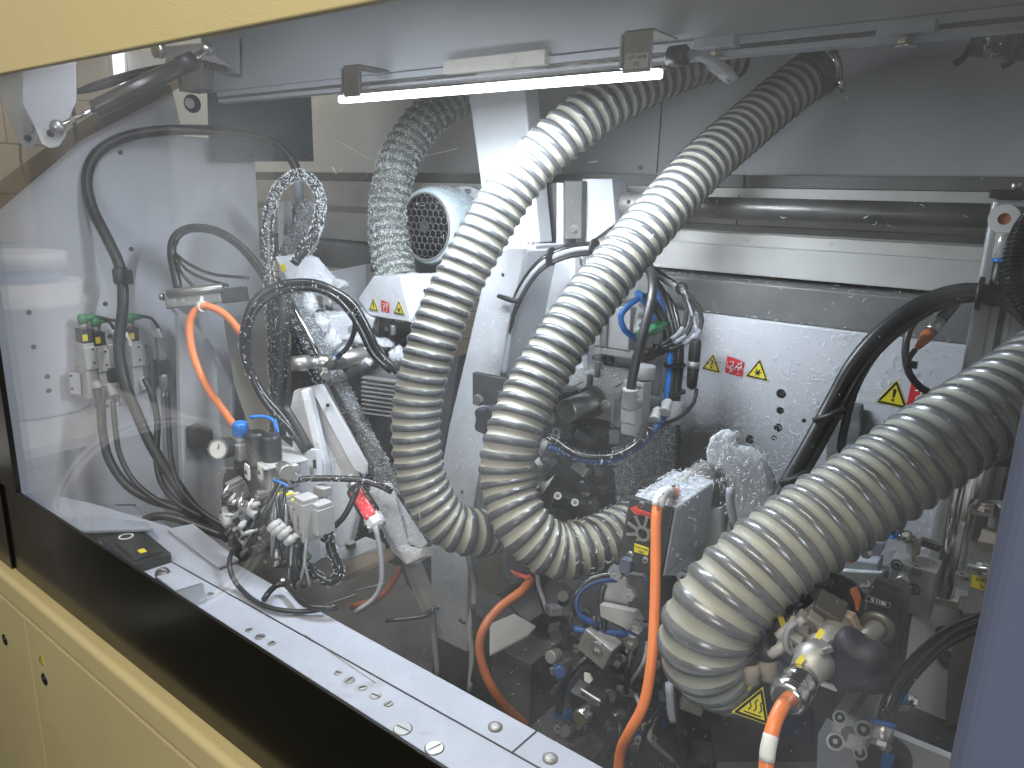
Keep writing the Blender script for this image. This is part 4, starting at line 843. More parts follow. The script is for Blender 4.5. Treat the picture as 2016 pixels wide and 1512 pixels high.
cable('rust_cable', [P(x, y, 1.5) for x, y in ((790, 1115), (770, 1150), (740, 1180), (690, 1195))], .007, 'orange_dirty', 'dirty orange cable lying on the dark floor')
# cables left-centre
dusty_loop = cable('dusty_cable', [P(x, y, 1.58) for x, y in ((540, 880), (540, 760), (536, 660), (532, 580), (527, 500), (528, 430), (545, 375), (575, 347), (605, 348), (626, 375), (631, 412), (622, 452), (600, 490), (578, 520))], .0105, 'rubber', 'black looped cable speckled white, tallest at left centre', n=14)
chain = cable('upright_conduit', [P(x, y, 1.55) for x, y in ((556, 560), (556, 640), (553, 720), (548, 800), (545, 860))], .014, 'black', 'dark upright conduit standing behind the black filter bowls', n=14)
r1 = cable('round_cable', [P(x, y, 1.44) for x, y in ((610, 905), (585, 865), (555, 820), (520, 780), (492, 730), (480, 685), (483, 640), (500, 595), (530, 570), (570, 558), (620, 558), (660, 575), (695, 600), (722, 645), (745, 695), (790, 738))], .0085, 'black_gloss', 'glossy black cable forming the large round loop, outer one', n=14)
r2 = cable('round_cable', [P(x, y, 1.43) for x, y in ((600, 890), (570, 845), (540, 815), (508, 770), (490, 720), (488, 680), (490, 645), (508, 605), (540, 580), (580, 568), (625, 570), (662, 588), (690, 618), (712, 655), (735, 700), (770, 732))], .006, 'black_gloss', 'glossy black cable just inside the large round loop', n=12)
cable('round_cable', [P(x, y, 1.40) for x, y in ((560, 800), (585, 840), (610, 885))], .008, 'rubber', 'short thick black cable slanting into the slotted upright', n=14)
lvl = cable('level_tube', [P(x, y, 1.36) for x, y in ((575, 948), (600, 943), (660, 942), (710, 945), (745, 955), (772, 968))], .006, 'black_gloss', 'black tube running level below the slotted upright, dusted')
cable('droop_tube', [P(x, y, 1.34) for x, y in ((704, 960), (692, 990), (675, 1020), (650, 1045), (635, 1065))], .0055, 'black_gloss', 'black tube drooping from the red sensor to the left')
dl = cable('dusty_tube', [P(x, y, 1.33) for x, y in ((648, 1040), (650, 1075), (662, 1105), (668, 1130), (650, 1145), (625, 1135), (600, 1110), (580, 1075))], .0085, 'black_gloss', 'black tube curling at the column foot, clotted with shavings')
cable('deck_loop', [P(478, 1065, 1.34), P(456, 1088, 1.30)]+[PZ(x, y, DZ+h) for x, y, h in ((452, 1118, .035), (466, 1150, .012), (500, 1182, .008), (545, 1200, .008), (600, 1204, .008), (640, 1198, .012))], .0042, 'rubber', 'black cable loop lying on the deck under the valve cluster')
cable('deck_loop', [PZ(x, y, DZ+.02) for x, y in ((520, 1180), (535, 1160), (560, 1150), (600, 1190), (640, 1196), (665, 1195))], .005, 'black_gloss', 'smaller glossy loop on the deck under the valve cluster')
cable('side_tube', [P(x, y, 1.42) for x, y in ((470, 920), (450, 940), (443, 975), (442, 1000))], .0055, 'rubber', 'black tube bowing left below the pressure gauge')
cable('side_tube', [P(x, y, 1.41) for x, y in ((467, 920), (478, 940), (484, 955))], .0055, 'rubber', 'short black tube under the pressure gauge block')
# ================================================================== AIR SERVICE UNIT
fr = thing('air_service_unit', P(520, 920, 1.42), 'white air service unit with two black bowls, blue knob and gauge', 'air unit')
B0 = P(518, 925, 1.40)
MB().box(B0+[.005, .02, 0], (.105, .06, .05), rot(0, 4, -12)).obj('body', 'valve_white', fr, bevel=.004)
MB().box(B0+[.005, .02, .028], (.125, .085, .006), rot(0, 4, -12)).obj('top_plate', 'valve_white', fr, bevel=.003)
for px in (487, 513):
    c = P(px, 929, 1.355); q = MB().box(c, (.019, .004, .028), rot(0, 4, -12)).obj('dial_window', 'label_white', fr, bevel=.001)
    MB().prism([c+[-.005, -.003, -.004], c+[.005, -.003, -.004], c+[0, -.003, .006]], -ey*.0005).obj('needle', 'steel_dark', q)
for px, py, h in ((505, 882, .068), (534, 888, .068)):
    c = P(px, py, 1.37); MB().lathe(c-ez*.036, ez, [(0, .018), (.004, .0205), (.012, .0205), (.013, .019), (h-.008, .019), (h, .016)], 28).obj('bowl', 'black', fr)
MB().tube([P(492, 822, 1.36), P(510, 820, 1.36), P(528, 822, 1.355), P(542, 832, 1.345), P(545, 850, 1.34)], .0035, 8).bar(P(540, 826, 1.346), P(546, 852, 1.34), .009, .003).obj('blue_clip', 'blue', fr)
c = P(473, 846, 1.37); m = MB().lathe(c-ez*.012, ez, [(0, .0125), (.024, .0135), (.027, .011)], 28)
m.obj('adjust_knob', 'blue', fr); many('grip_rib', 'blue', fr, range(14), lambda m, i: m.box(c+[.0133*math.cos(i*.449), .0133*math.sin(i*.449), 0], (.0016, .0016, .02)))
MB().cyl(c-ez*.022, c-ez*.012, .012).box(c-ez*.038, (.04, .035, .03)).obj('regulator', 'steel_dull', fr, bevel=.002)
g = P(430, 884, 1.34); ga = unit(P(460, 878, 1.39)-g)
gg = MB().lathe(g, ga, [(0, .018), (.002, .0195), (.03, .0195), (.032, .017)], 30).obj('gauge', 'black', fr)
MB().lathe(g-ga*.0015, ga, [(0, .0168), (.001, .0168)], 30).obj('gauge_face', 'label_white', gg)
MB().ring(g-ga*.003, ga, .0165, .0195, .004, 30).obj('gauge_rim', 'steel', gg)
MB().bar(g-ga*.002, g-ga*.002+[.004, 0, .010], .0015, .0006, -ga).obj('gauge_needle', 'ink', gg)
MB().cyl(P(556, 922, 1.36), P(566, 932, 1.33), .015).obj('port_nut', 'steel', fr)
for q in ((575, 915), (574, 932)): fitting(P(*q, 1.36), [1, -.3, -.1], fr, r=.008, L=.02)
# ================================================================== VALVE CLUSTER
vc = thing('valve_cluster', P(580, 1040, 1.35), 'crowded cluster of small pneumatic valves and clear tubes above the deck', 'valve cluster')
def vlv(px, py, d, sx=.018, sz=.055, m='valve_grey', rz=-12, rx=0):
    c = P(px, py, d); R_ = rot(rx, 0, rz)
    b = MB().box(c, (sx, .035, sz), R_).box(c+R_@np.array([0, 0, sz/2+.004]), (sx*.9, .03, .008), R_).obj('valve', m, vc, bevel=.0015)
    return c, R_, b
for i, (px, py) in enumerate(((562, 1008), (575, 1012), (590, 1022))):
    c, R_, b = vlv(px, py, 1.33-.01*i, .012, .06, 'valve_white'); MB().box(c+R_@np.array([0, -.004, .0395]), (.009, .018, .001), R_).obj('id_label', 'yellow', b)
c, R_, b = vlv(604, 1022, 1.29, .034, .07, 'valve_white', -6)
for dx, dz in ((-.01, .02), (-.01, -.022), (.01, -.02)): MB().cyl(c+R_@np.array([dx, -.0172, dz]), c+R_@np.array([dx, -.0185, dz]), .0016, n=8).obj('hole', 'ink', b)
text('(A) 24V', c+R_@np.array([0.002, -.0178, 0]), R_@ez, -R_@ex, .006, 'ink', b)
c, R_, b = vlv(634, 1022, 1.29, .026, .048, 'valve_white', -4)
for q in ((560, 1033), (552, 1025), (572, 1040), (585, 1052)): 
    f = fitting(P(*q, 1.27), [-.5, -.5, -.6], vc, r=.0075, L=.026)
rs = random.Random(3)
for k in range(34):
    px = rs.uniform(448, 600); py = 975+(px-448)*.75+rs.uniform(-45, 55); sz = rs.uniform(.012, .034)
    vlv(px, py, 1.36+rs.uniform(-.04, .06), rs.uniform(.008, .022), sz, rs.choice(['valve_grey', 'valve_grey', 'steel_dull', 'valve_white', 'steel_dark', 'rubber_brown']), rs.uniform(-35, 20), rs.uniform(-25, 25))
for k in range(46):
    px = rs.uniform(445, 605); py = 985+(px-445)*.72+rs.uniform(-45, 60)
    fitting(P(px, py, 1.32+rs.uniform(-.03, .04)), [rs.uniform(-1, 1), -.6, rs.uniform(-1, .2)], vc, r=rs.uniform(.0035, .0062), L=rs.uniform(.014, .028), m=rs.choice(['valve_white', 'valve_grey', 'valve_grey', 'steel', 'steel_dull', 'rubber_brown', 'steel_dark']))
fitting(P(470, 985, 1.33), P(510, 1020, 1.30)-P(470, 985, 1.33), vc, r=.0095, L=.055)
fitting(P(442, 1000, 1.36), P(450, 1035, 1.34)-P(442, 1000, 1.36), vc, r=.009, L=.04)
fitting(P(462, 1040, 1.34), P(485, 1070, 1.33)-P(462, 1040, 1.34), vc, r=.008, L=.04)
for k in range(26):
    t0 = rs.uniform(0, 1); s0_ = (548+rs.uniform(-10, 16), 945+rs.uniform(-5, 12)); e0 = (480+t0*120+rs.uniform(-8, 8), 1050+t0*50+rs.uniform(-10, 30))
    mx_ = ((s0_[0]+e0[0])/2+rs.uniform(-14, 6), (s0_[1]+e0[1])/2+rs.uniform(-8, 12))
    MB().tube([P(*s0_, 1.33), P(*mx_, 1.30+rs.uniform(-.02, .03)), P(*e0, 1.32)], rs.choice([.0026, .0032]), 8).obj('tube', rs.choice(['tube_clear', 'tube_clear', 'black_gloss', 'rubber']), vc)
for k in range(7):
    x0_ = 570+k*6+rs.uniform(-4, 4); MB().tube([P(x0_, 1060, 1.28), P(x0_+rs.uniform(-10, 2), 1100, 1.27), P(x0_+rs.uniform(-14, 14), 1150+rs.uniform(-12, 14), 1.27)], .0028, 8).obj('tube', rs.choice(['tube_clear', 'black_gloss']), vc)
for q in ((557, 1140), (563, 1150), (572, 1152)): fitting(P(*q, 1.27), [0, -.1, -1], vc, r=.005, L=.03, m='label_white')
MB().tube([P(537, 945, 1.29), P(553, 950, 1.285), P(568, 958, 1.28)], .002, 8).obj('blue_tie', 'blue', vc)
for q in ((604, 1095), (583, 1108)): MB().box(P(*q, 1.30), (.014, .01, .012), rot(20, 30, 10)).obj('green_clip', 'green', vc, bevel=.001)
c = P(635, 965, 1.36); MB().box(c, (.03, .02, .016)).lathe(c-ez*.008, -ez, [(0, .008), (.02, .008)], 16).lathe(c-ez*.04, -ez, [(0, .010), (.014, .010)], 16).obj('tee_fitting', 'valve_grey', vc, bevel=.001)
MB().cyl(c-ez*.02, c-ez*.06, .006).obj('tee_tube', 'black', vc)
# ================================================================== CENTRE UNIT
cu = thing('centre_unit', P(1180, 830, 1.32), 'steel slide block with thick round shaft in the middle of the machine', 'slide unit')
k0 = P(1210, 776, 1.30); CX, CYY, CZ = k0
blk0 = MB().bb((CX-.155, CYY, CZ-.052), (CX, CYY+.20, CZ)).obj('block', 'steel_dull', cu, bevel=.0015)
MB().bb((CX-.001, CYY+.004, CZ-.060), (CX+.001+.034, CYY+.02, CZ-.006)).obj('side_block', 'steel_dull', cu, bevel=.002)
sh0 = PY(1166, 790, CYY); MB().cyl(sh0-ey*.085, sh0+ey*.02, .0205, n=36).obj('shaft', 'steel', cu)
MB().ring(sh0-ey*.002, ey, .0215, .029, .004, 36).obj('seal_ring', 'steel_dark', cu)
c = PY(1194, 798, CYY-.001); MB().cyl(c-ey*.006, c, .0105, n=26).hexa(c-ey*.0066, -ey, .005, .0006).obj('plug_screw', 'steel', cu)
c = PY(1216, 780, CYY-.006); MB().cyl(c-ey*.004, c+ey*.006, .0075).obj('plug_screw', 'steel', cu)
for px, py, h in ((1162, 737, .022), (1177, 712, .030), (1187, 700, .02)):
    c = PZ(px, py, CZ+h); MB().cyl(c-ez*(h+.001), c, .006, n=18).obj('stud', 'rail_dark', cu)
MB().hexa(PZ(1177, 700, CZ+.03), -ez, .011, .008).obj('nut', 'steel_dark', cu)
c = PZ(1199, 715, CZ+.002); MB().hexa(c, ez, .010, .006).hexa(c+ez*.007, ez, .010, .004).obj('nut', 'steel_dark', cu)
for a, b in (((1128, 762), (1148, 751)), ((1212, 762), (1238, 747))):
    a = PZ(*a, CZ+.0005); b = PZ(*b, CZ+.0005); MB().bar(a, b, .003, .0006, ez).obj('groove', 'ink', cu)
bkt = thing('black_bracket', P(1000, 790, 1.25), 'black steel clamp bracket with hex bolts on both sides of the middle hose', 'bracket')
MB().prism([P(x, y, 1.36) for x, y in ((930, 733), (1128, 770), (1128, 860), (1100, 880), (1010, 850), (972, 815), (968, 800), (930, 796))], ey*.012).obj('plate', 'black', bkt, bevel=.0015)
MB().prism([P(x, y, 1.33) for x, y in ((975, 770), (1127, 772), (1127, 866), (985, 830))], ey*.035).obj('clamp_block', 'black', bkt, bevel=.002)
for px, py in ((945, 787), (1090, 822)):
    c = P(px, py, 1.31); MB().hexa(c, -ey, .0105, .009).obj('hex_bolt', 'steel', bkt)
MB().ring(P(1098, 850, 1.31), -ey, .004, .0085, .005).obj('washer', 'steel', bkt)
kb = bkt
m = MB(); c = P(955, 832, 1.27); pts = []
for k in range(40):
    a = 2*math.pi*k/40; r = .027*(1+.13*math.cos(5*a)); pts.append((math.cos(a)*r, math.sin(a)*r))
m.prism([c+[x, 0, y] for x, y in pts], ey*.024); m.obj('clamp_knob', 'knob', kb, bevel=.005, seg=3)
MB().cyl(c+ey*.02, c+ey*.05, .011).obj('knob_stem', 'black', kb)
# silver actuator behind
aa = thing('square_actuator', P(1210, 690, 1.5), 'small square silver actuator between hose and blue tubes', 'actuator')
MB().box(P(1217, 640, 1.50), (.085, .06, .085)).obj('body', 'alu', aa, bevel=.002)
for px in (1200, 1211): MB().box(P(px, 640, 1.50)+[-.0, -.0315, 0], (.004, .002, .085)).obj('groove', 'rail_dark', aa)
MB().box(P(1222, 690, 1.50), (.09, .06, .012)).obj('base', 'steel_dull', aa)
MB().prism([P(1250, 585, 1.46), P(1275, 588, 1.46), P(1275, 660, 1.46), P(1245, 655, 1.46)], ey*.03).obj('side_block', 'valve_white', aa, bevel=.001)
for q in ((1262, 600), (1260, 620), (1262, 640)): MB().cyl(P(*q, 1.455), P(*q, 1.462), .005).obj('port', 'steel_dark', aa)
wv = thing('label_valve', P(1250, 800, 1.27), 'white valve with printed marks on the right of the slide block', 'valve')
c = P(1252, 790, 1.27); MB().box(c, (.040, .030, .075)).box(c+[.0, 0, -.048], (.036, .028, .022)).obj('body', 'valve_white', wv, bevel=.0015)
text('12 24', c+[.003, -.0155, .029], ex, ez, .007, 'ink', wv); text('ISO', c+[-.006, -.0155, .004], ez, -ex, .010, 'ink', wv); text('1P', c+[.012, -.0155, .01], ez, -ex, .007, 'ink', wv)
for dz in (.03, -.052): MB().cyl(c+[.016, -.0155, dz], c+[.016, -.0145, dz], .0017, n=10).obj('hole', 'ink', wv)
MB().cyl(c+[.006, .01, .04], c+[.006, .01, .062], .020, n=28).obj('coil', 'valve_white', wv)
f_ = P(1241, 772, 1.22); MB().lathe(f_-ez*.03, ez, [(0, .010), (.006, .0115), (.03, .0115), (.032, .013), (.036, .013)], 20).cyl(f_-ez*.025, f_-ez*.025+ey*.03, .009).obj('elbow_fitting', 'valve_white', wv)
cable('valve_tube', [P(x, y, d) for x, y, d in ((1241, 772, 1.22), (1250, 720, 1.21), (1268, 650, 1.21), (1282, 590, 1.22), (1284, 550, 1.24), (1270, 500, 1.32))], .008, 'rubber', 'thick black tube rising from the white labelled valve', 'tube', n=14)
cvb = thing('coil_valve_bank', P(1300, 760, 1.33), 'bank of grey valves with black coils and green plugs', 'valve bank')
for k, (px, py) in enumerate(((1268, 752), (1287, 742), (1304, 733))):
    c = P(px, py, 1.33+.03*k); b = MB().box(c, (.018, .03, .085)).obj('valve_body', 'valve_grey', cvb, bevel=.001)
    MB().box(c+[0, -.004, .052], (.026, .034, .020)).obj('coil', 'black', cvb, bevel=.001)
    MB().cyl(c+[.010, -.022, .060], c+[.010, -.0245, .060], .003, n=10).obj('contact', 'copper', cvb)
    MB().box(c+[0, .0, .074], (.016, .016, .022)).obj('pin_block', 'valve_grey', cvb)
    MB().box(c+[0, -.004, .092], (.020, .045, .012), rot(12, 8, 0)).obj('green_plug', 'green', cvb, bevel=.002)
    MB().lathe(c+[.008, -.018, -.03], [.3, -.2, -1], [(0, .006), (.004, .009), (.018, .009), (.02, .0105), (.023, .0105)], 16).obj('fitting', 'valve_white', cvb)
MB().cyl(P(1262, 795, 1.30), P(1300, 788, 1.34), .008).obj('muffler', 'steel_dull', cvb)
tb = thing('tube_bundle', P(1328, 800, 1.34), 'upright bundle of black and blue tubes at the edge of the rear plate', 'tubes')
for i, (px, r, mt) in enumerate(((1318, .006, 'blue'), (1326, .007, 'rubber'), (1334, .006, 'rubber'), (1340, .005, 'black_gloss'))):
    MB().tube([P(px-34-i*3, 545+i*6, 1.40), P(px-16, 600, 1.38), P(px, 665, 1.36), P(px+1, 720, 1.35), P(px-6, 790, 1.34)], r, 12).obj('tube', mt, tb)
for py in (716, 768): MB().lathe(P(1328, py, 1.35), [.05, 0, -1], [(0, .020), (.005, .020)], 20).obj('cable_tie', 'black', tb)
MB().cyl(P(1322, 790, 1.34), P(1320, 835, 1.34), .022, n=24).obj('collector', 'valve_grey', tb)
MB().tube([P(1268, 580, 1.37), P(1240, 600, 1.36), P(1222, 622, 1.36), P(1230, 650, 1.36), P(1253, 668, 1.38)], .0055, 12).obj('blue_tube', 'blue', tb)
MB().tube([P(1255, 575, 1.37), P(1275, 600, 1.36), P(1300, 640, 1.36), P(1314, 680, 1.36)], .0065, 12).obj('blue_tube', 'blue', tb)
MB().tube([P(1272, 582, 1.36), P(1292, 605, 1.35), P(1310, 640, 1.35), P(1322, 690, 1.35)], .009, 12).obj('tube', 'rubber', tb)
ct = thing('arch_bundle', P(1100, 490, 1.32), 'arching bundle of grey and black cables beside the leaning post', 'cables')
for i, (dy, r, mt) in enumerate(((0, .0055, 'black_gloss'), (7, .0062, 'cable_grey'), (13, .005, 'rubber'), (18, .004, 'rubber'))):
    MB().tube([P(990+i, 740, 1.42), P(1008-i, 630+dy, 1.40), P(1020+i, 575+dy, 1.38), P(1060, 518+dy, 1.37), P(1110, 490+dy, 1.37), P(1170, 482+dy, 1.38), P(1235, 495+dy, 1.38), P(1290, 532+dy*.6, 1.36), P(1338, 566+dy*.2, 1.34)], r, 12).obj('cable', mt, ct)
for q in ((1168, 488), (1084, 505)): MB().lathe(P(*q, 1.365), [1, 0, 0], [(0, .017), (.004, .017)], 18).obj('cable_tie', 'black', ct)
MB().tube([P(982, 583, 1.36), P(1000, 588, 1.35), P(1022, 595, 1.35)], .0045, 8).obj('cable_tie', 'black', ct)
for i, l in enumerate((((1338, 566), (1352, 600), (1345, 645), (1322, 668), (1296, 682)), ((1342, 570), (1364, 620), (1350, 660), (1326, 676), (1300, 686)), ((1344, 568), (1378, 610), (1378, 650), (1345, 678), (1310, 690)), ((1342, 566), (1360, 610), (1368, 640), (1370, 668)))):
    MB().tube([P(x, y, 1.31) for x, y in l], .0042, 10).obj('lead', 'rubber' if i != 3 else 'cable_grey', ct)
    q = l[2]; q2 = l[3]; MB().tube([P(*q, 1.308), P((q[0]+q2[0])/2+3, (q[1]+q2[1])/2, 1.308), P(*q2, 1.308)], .0050, 8).obj('lead_sleeve', 'cable_grey', ct)
MB().sph(P(1342, 568, 1.335), .012).obj('tie_knot', 'black', ct)
ic = thing('inline_connector', P(1370, 715, 1.30), 'black inline connector hanging vertically by the left warning triangle', 'connector')
MB().lathe(P(1370, 668, 1.30), [0, 0, -1], [(0, .008), (.006, .0105), (.036, .0105), (.040, .009), (.046, .009), (.05, .0105), (.062, .010), (.085, .009), (.09, .004)], 18).obj('plug', 'black', ic)
MB().lathe(P(1370, 668, 1.30)-ez*.039, [0, 0, -1], [(0, .0112), (.012, .0112)], 18).obj('collar', 'steel_dull', ic)
MB().tube([P(1371, 765, 1.30), P(1366, 792, 1.29), P(1340, 820, 1.27), (P(1300, 838, 1.24)), P(1262, 862, 1.22)], .0035, 8).obj('lead', 'rubber', ic)
blt = cable('blue_hose', [P(x, y, d) for x, y, d in ((1075, 878, 1.20), (1110, 890, 1.19), (1160, 906, 1.18), (1210, 903, 1.18), (1255, 880, 1.19), (1285, 850, 1.21), (1308, 818, 1.24))], .0062, 'blue_dark', 'blue tube sagging under the slide block, speckled with shavings', 'tube')
MB().tube([P(1302, 826, 1.235), P(1308, 816, 1.24)], .0068, 10).obj('clean_end', 'blue', blt)
blk2 = cable('black_tube', [P(x, y, d) for x, y, d in ((1068, 855, 1.20), (1100, 872, 1.19), (1130, 893, 1.175), (1180, 900, 1.17), (1225, 893, 1.17), (1262, 866, 1.18), (1284, 835, 1.20))], .005, 'black_gloss', 'black tube sagging just above the blue one under the slide block', 'tube')
for q in ((1308, 812), (1288, 828)): MB().lathe(P(*q, 1.22), P(1320, 780, 1.24)-P(1308, 812, 1.22), [(0, .010), (.003, .010), (.004, .0085), (.022, .0085), (.026, .006)], 18).obj('push_fitting', 'valve_white', blt if q[0] > 1300 else blk2)
MB().cyl(P(1062, 872, 1.2), P(1076, 879, 1.2), .011).obj('push_fitting', 'valve_grey', blt)
# dark machine core
core = thing('machine_core', P(1150, 960, 1.40), 'dark oily casting behind the bend of the middle hose', 'casting')
c1 = MB().prism([P(x, y, 1.45) for x, y in ((1030, 850), (1215, 830), (1300, 850), (1310, 1010), (1200, 1040), (1020, 1020))], ey*.12).obj('casting', 'dark_cast', core, bevel=.004)
MB().prism([P(x, y, 1.38) for x, y in ((1150, 840), (1215, 835), (1215, 900), (1150, 905))], ey*.05).obj('boss', 'dark_cast', core, bevel=.004)
cl = MB().bar(P(1092, 978, 1.27), P(1150, 1000, 1.27), .030, .02).obj('link', 'black', core, bevel=.003)
for q in ((1098, 976), (1132, 989)): capscrew(P(*q, 1.245), P(*q, 1.0)-P(*q, 1.2), .0065, cl)
nb = thing('lock_nut_stack', P(1062, 935, 1.3), 'bolt with stacked lock nuts on an angled light plate inside the hose bend', 'bolt')
MB().prism([P(x, y, 1.30) for x, y in ((1047, 945), (1075, 950), (1092, 935), (1058, 990), (1048, 975))], ey*.01).obj('plate', 'steel', nb)
for k in range(3): MB().hexa(P(1062, 943-k*9, 1.28), ez, .012-.001*k, .006).obj('nut', 'steel', nb)
heap = thing('dust_column', P(1255, 980, 1.34), 'fuzzy grey column wholly caked with shavings under the slide block', 'caked block')
hp1 = MB().prism([P(x, y, 1.34) for x, y in ((1200, 838), (1250, 825), (1300, 842), (1296, 985), (1215, 995))], ey*.06).obj('block', 'dusty_tool', heap, bevel=.006)
# oval disc and curved casting
od = thing('oval_disc', PY(1430, 920, 1.28), 'dark oval disc standing before the rear plate', 'disc')
pts = []
for k in range(48):
    a = 2*math.pi*k/48; x = math.cos(a); y = math.sin(a); pts.append(PY(1430+92*x+8*y, 925+70*y+34*x, 1.28))
MB().prism(pts, ey*.02).obj('disc', 'rail_dark', od, bevel=.002)
cv = thing('curved_casting', P(1450, 960, 1.15), 'white curved casting heaped with shavings in front of the dark oval disc', 'casting')
cv1 = MB().prism([P(x, y, 1.17) for x, y in ((1398, 862), (1418, 848), (1442, 858), (1440, 880), (1470, 885), (1496, 905), (1512, 940), (1517, 985), (1505, 1060), (1470, 1075), (1425, 1060), (1436, 1010), (1432, 950), (1420, 925), (1392, 915), (1388, 890))], ey*.022).obj('body', 'white_rough', cv, bevel=.004)
cable('cast_cable', [P(x, y, 1.08) for x, y in ((1438, 960), (1437, 985), (1441, 1010), (1446, 1040))], .006, 'cable_grey', 'short grey cable in front of the curved casting')
# ================================================================== SERVO with fan cover
sv = thing('servo_drive', P(1300, 1080, 1.05), 'grey servo drive with black fan cover, red arrow and heap of shavings', 'servo drive')
def SVp(x, y): return PY(x, y, .885-(y-980)*.0003)
MB().prism([SVp(*q) for q in ((1240, 977), (1325, 1003), (1322, 1020), (1300, 1142), (1213, 1112))], ey*.008).obj('fan_cover', 'black', sv, bevel=.002)
svb = MB().prism([SVp(*q)+ey*.009 for q in ((1241, 979), (1325, 1004), (1301, 1142), (1215, 1112))], ey*.135).obj('body', 'grey_beam', sv, bevel=.003)
svm = MB().cyl(P(1332, 978, 1.12), P(1332, 978, 1.12)+ey*.11, .026, n=32).obj('motor', 'steel_dull', sv)
MB().ring(P(1327, 972, 1.10), -ey, .0, .013, .006).obj('cable_gland', 'black', sv)
MB().box(P(1402, 978, 1.15)+[0, -.03, 0], (.016, .002, .012)).obj('id_label', 'wood_block', sv)
fc = SVp(1268, 1049)-ey*.0015
MB().cyl(fc-ey*.0004, fc+ey*.001, .026, n=32).obj('fan_opening', 'ink', sv)
m = MB()
for k in range(9):
    a = k*2*math.pi/9; v_ = np.array([math.cos(a), 0, math.sin(a)]); m.bar(fc+v_*.010-ey*.002, fc+v_*.026-ey*.002, .004, .002)
m.ring(fc-ey*.0035, ey, .0075, .011, .003, 24); m.obj('fan_guard', 'rail_mid', sv)
MB().ring(fc-ey*.002, ey, .0, .004, .002, 16).obj('fan_hub', 'black', sv)
n_ = -ey; ux = unit(SVp(1322, 1004)-SVp(1243, 980)); uz = ez
ac0 = SVp(1272, 1012)-ey*.0015
def aq(x, y): return ac0+ux*x+uz*y
MB().prism([aq(-.026, .002), aq(-.014, .010), aq(-.013, .005), aq(.018, .004), aq(.019, .009), aq(.028, .000), aq(.017, -.009), aq(.017, -.004), aq(-.013, -.004), aq(-.013, -.009)], -ey*.0006).obj('red_arrow', 'arrow_red', sv)
tagplate(['+141+A38', '-X02'], SVp(1264, 1082)-ey*.0012, ux, uz, .023, .0125, sv)
for q in ((1264, 993), (1241, 1092), (1271, 1103)): 
    s_ = MB().cyl(SVp(*q)-ey*.002, SVp(*q)+ey*.001, .0048, n=18).obj('screw', 'steel', sv); MB().box(SVp(*q)-ey*.0023, (.006, .0005, .0012)).obj('slot', 'ink', s_)
oc = cable('orange_cable', [P(x, y, d) for x, y, d in ((1332, 970, 1.08), (1312, 968, 1.02), (1298, 985, 1.00), (1292, 1020, .99), (1291, 1100, .98), (1289, 1200, .97), (1283, 1300, .96), (1268, 1385, .96), (1240, 1440, .97), (1222, 1480, .99), (1214, 1560, 1.0))], .0070, 'orange', 'bright orange cable hanging in front of the servo fan cover', n=18)
MB().tube([P(1317, 968, 1.03), P(1305, 972, 1.01), P(1298, 985, .998), P(1295, 997, .995)], .0083, 18, step=.004).obj('sleeve', 'label_white', oc)
text('POWER', P(1295, 992, .983), -ez, ex*.8+ey*.6, .004, 'ink', oc); text('A38', P(1303, 975, .99), unit(P(1312, 966, 1)-P(1296, 982, 1)), ez, .004, 'ink', oc)
# bracketry below servo
bs = thing('adjuster_bracket', P(1240, 1180, 1.05), 'stack of grey brackets and nuts under the servo fan cover', 'bracket')
for pl_, mt, dd in ((((1222, 1100), (1242, 1106), (1238, 1132), (1215, 1126)), 'purple_frame', 1.02), (((1270, 1118), (1292, 1124), (1290, 1150), (1265, 1142)), 'purple_frame', 1.02),
                    (((1186, 1150), (1240, 1136), (1236, 1205), (1180, 1192)), 'steel_dull', 1.10), (((1180, 1190), (1250, 1205), (1262, 1226), (1235, 1240), (1182, 1215)), 'steel_dull', 1.08),
                    (((1230, 1130), (1330, 1140), (1320, 1230), (1240, 1215)), 'dark_cast', 1.10), (((1330, 1010), (1420, 1000), (1420, 1090), (1305, 1150)), 'grey_paint', 1.16), (((1240, 1230), (1330, 1240), (1320, 1350), (1230, 1330)), 'dark_cast', 1.14)):
    MB().prism([P(x, y, dd) for x, y in pl_], ey*.012).obj('plate', mt, bs, bevel=.001)
for q in ((1215, 1125), (1241, 1166), (1256, 1230), (1350, 1135), (1245, 1262), (1180, 1275)):
    MB().ring(P(*q, 1.03), -ey, .005, .011, .007, 6).ring(P(*q, 1.032), -ey, .0, .004, .004, 12).obj('nut', 'steel', bs)
MB().box(P(1180, 1270, 1.1), (.05, .03, .04), rot(0, 20, 0)).obj('block', 'steel_dull', bs, bevel=.002)
bc = thing('blue_coil', P(1160, 1220, 1.12), 'dark blue and black tubes coiled below the hose bend', 'tubes')
for i, l in enumerate((((1215, 1140), (1180, 1142), (1145, 1160), (1133, 1190), (1145, 1215), (1180, 1230)), ((1225, 1130), (1185, 1134), (1148, 1150), (1128, 1180), (1135, 1210)), ((1190, 1150), (1182, 1180), (1190, 1225), (1186, 1245), (1172, 1240), (1170, 1210)))):
    MB().tube([P(x, y, 1.10) for x, y in l], .005, 10).obj('tube', ('blue_dark', 'black_gloss', 'rubber')[i], bc)
MB().tube([P(x, y, 1.10) for x, y in ((1130, 1238), (1170, 1244), (1210, 1246), (1250, 1250))], .005, 10).obj('tube', 'blue_dark', bc)
for k in range(3): MB().tube([P(1140+18*math.cos(t), 1218+16*math.sin(t)+k*3, 1.12) for t in np.linspace(0, 6, 10)], .0035, 8).obj('loop', 'rubber', bc)
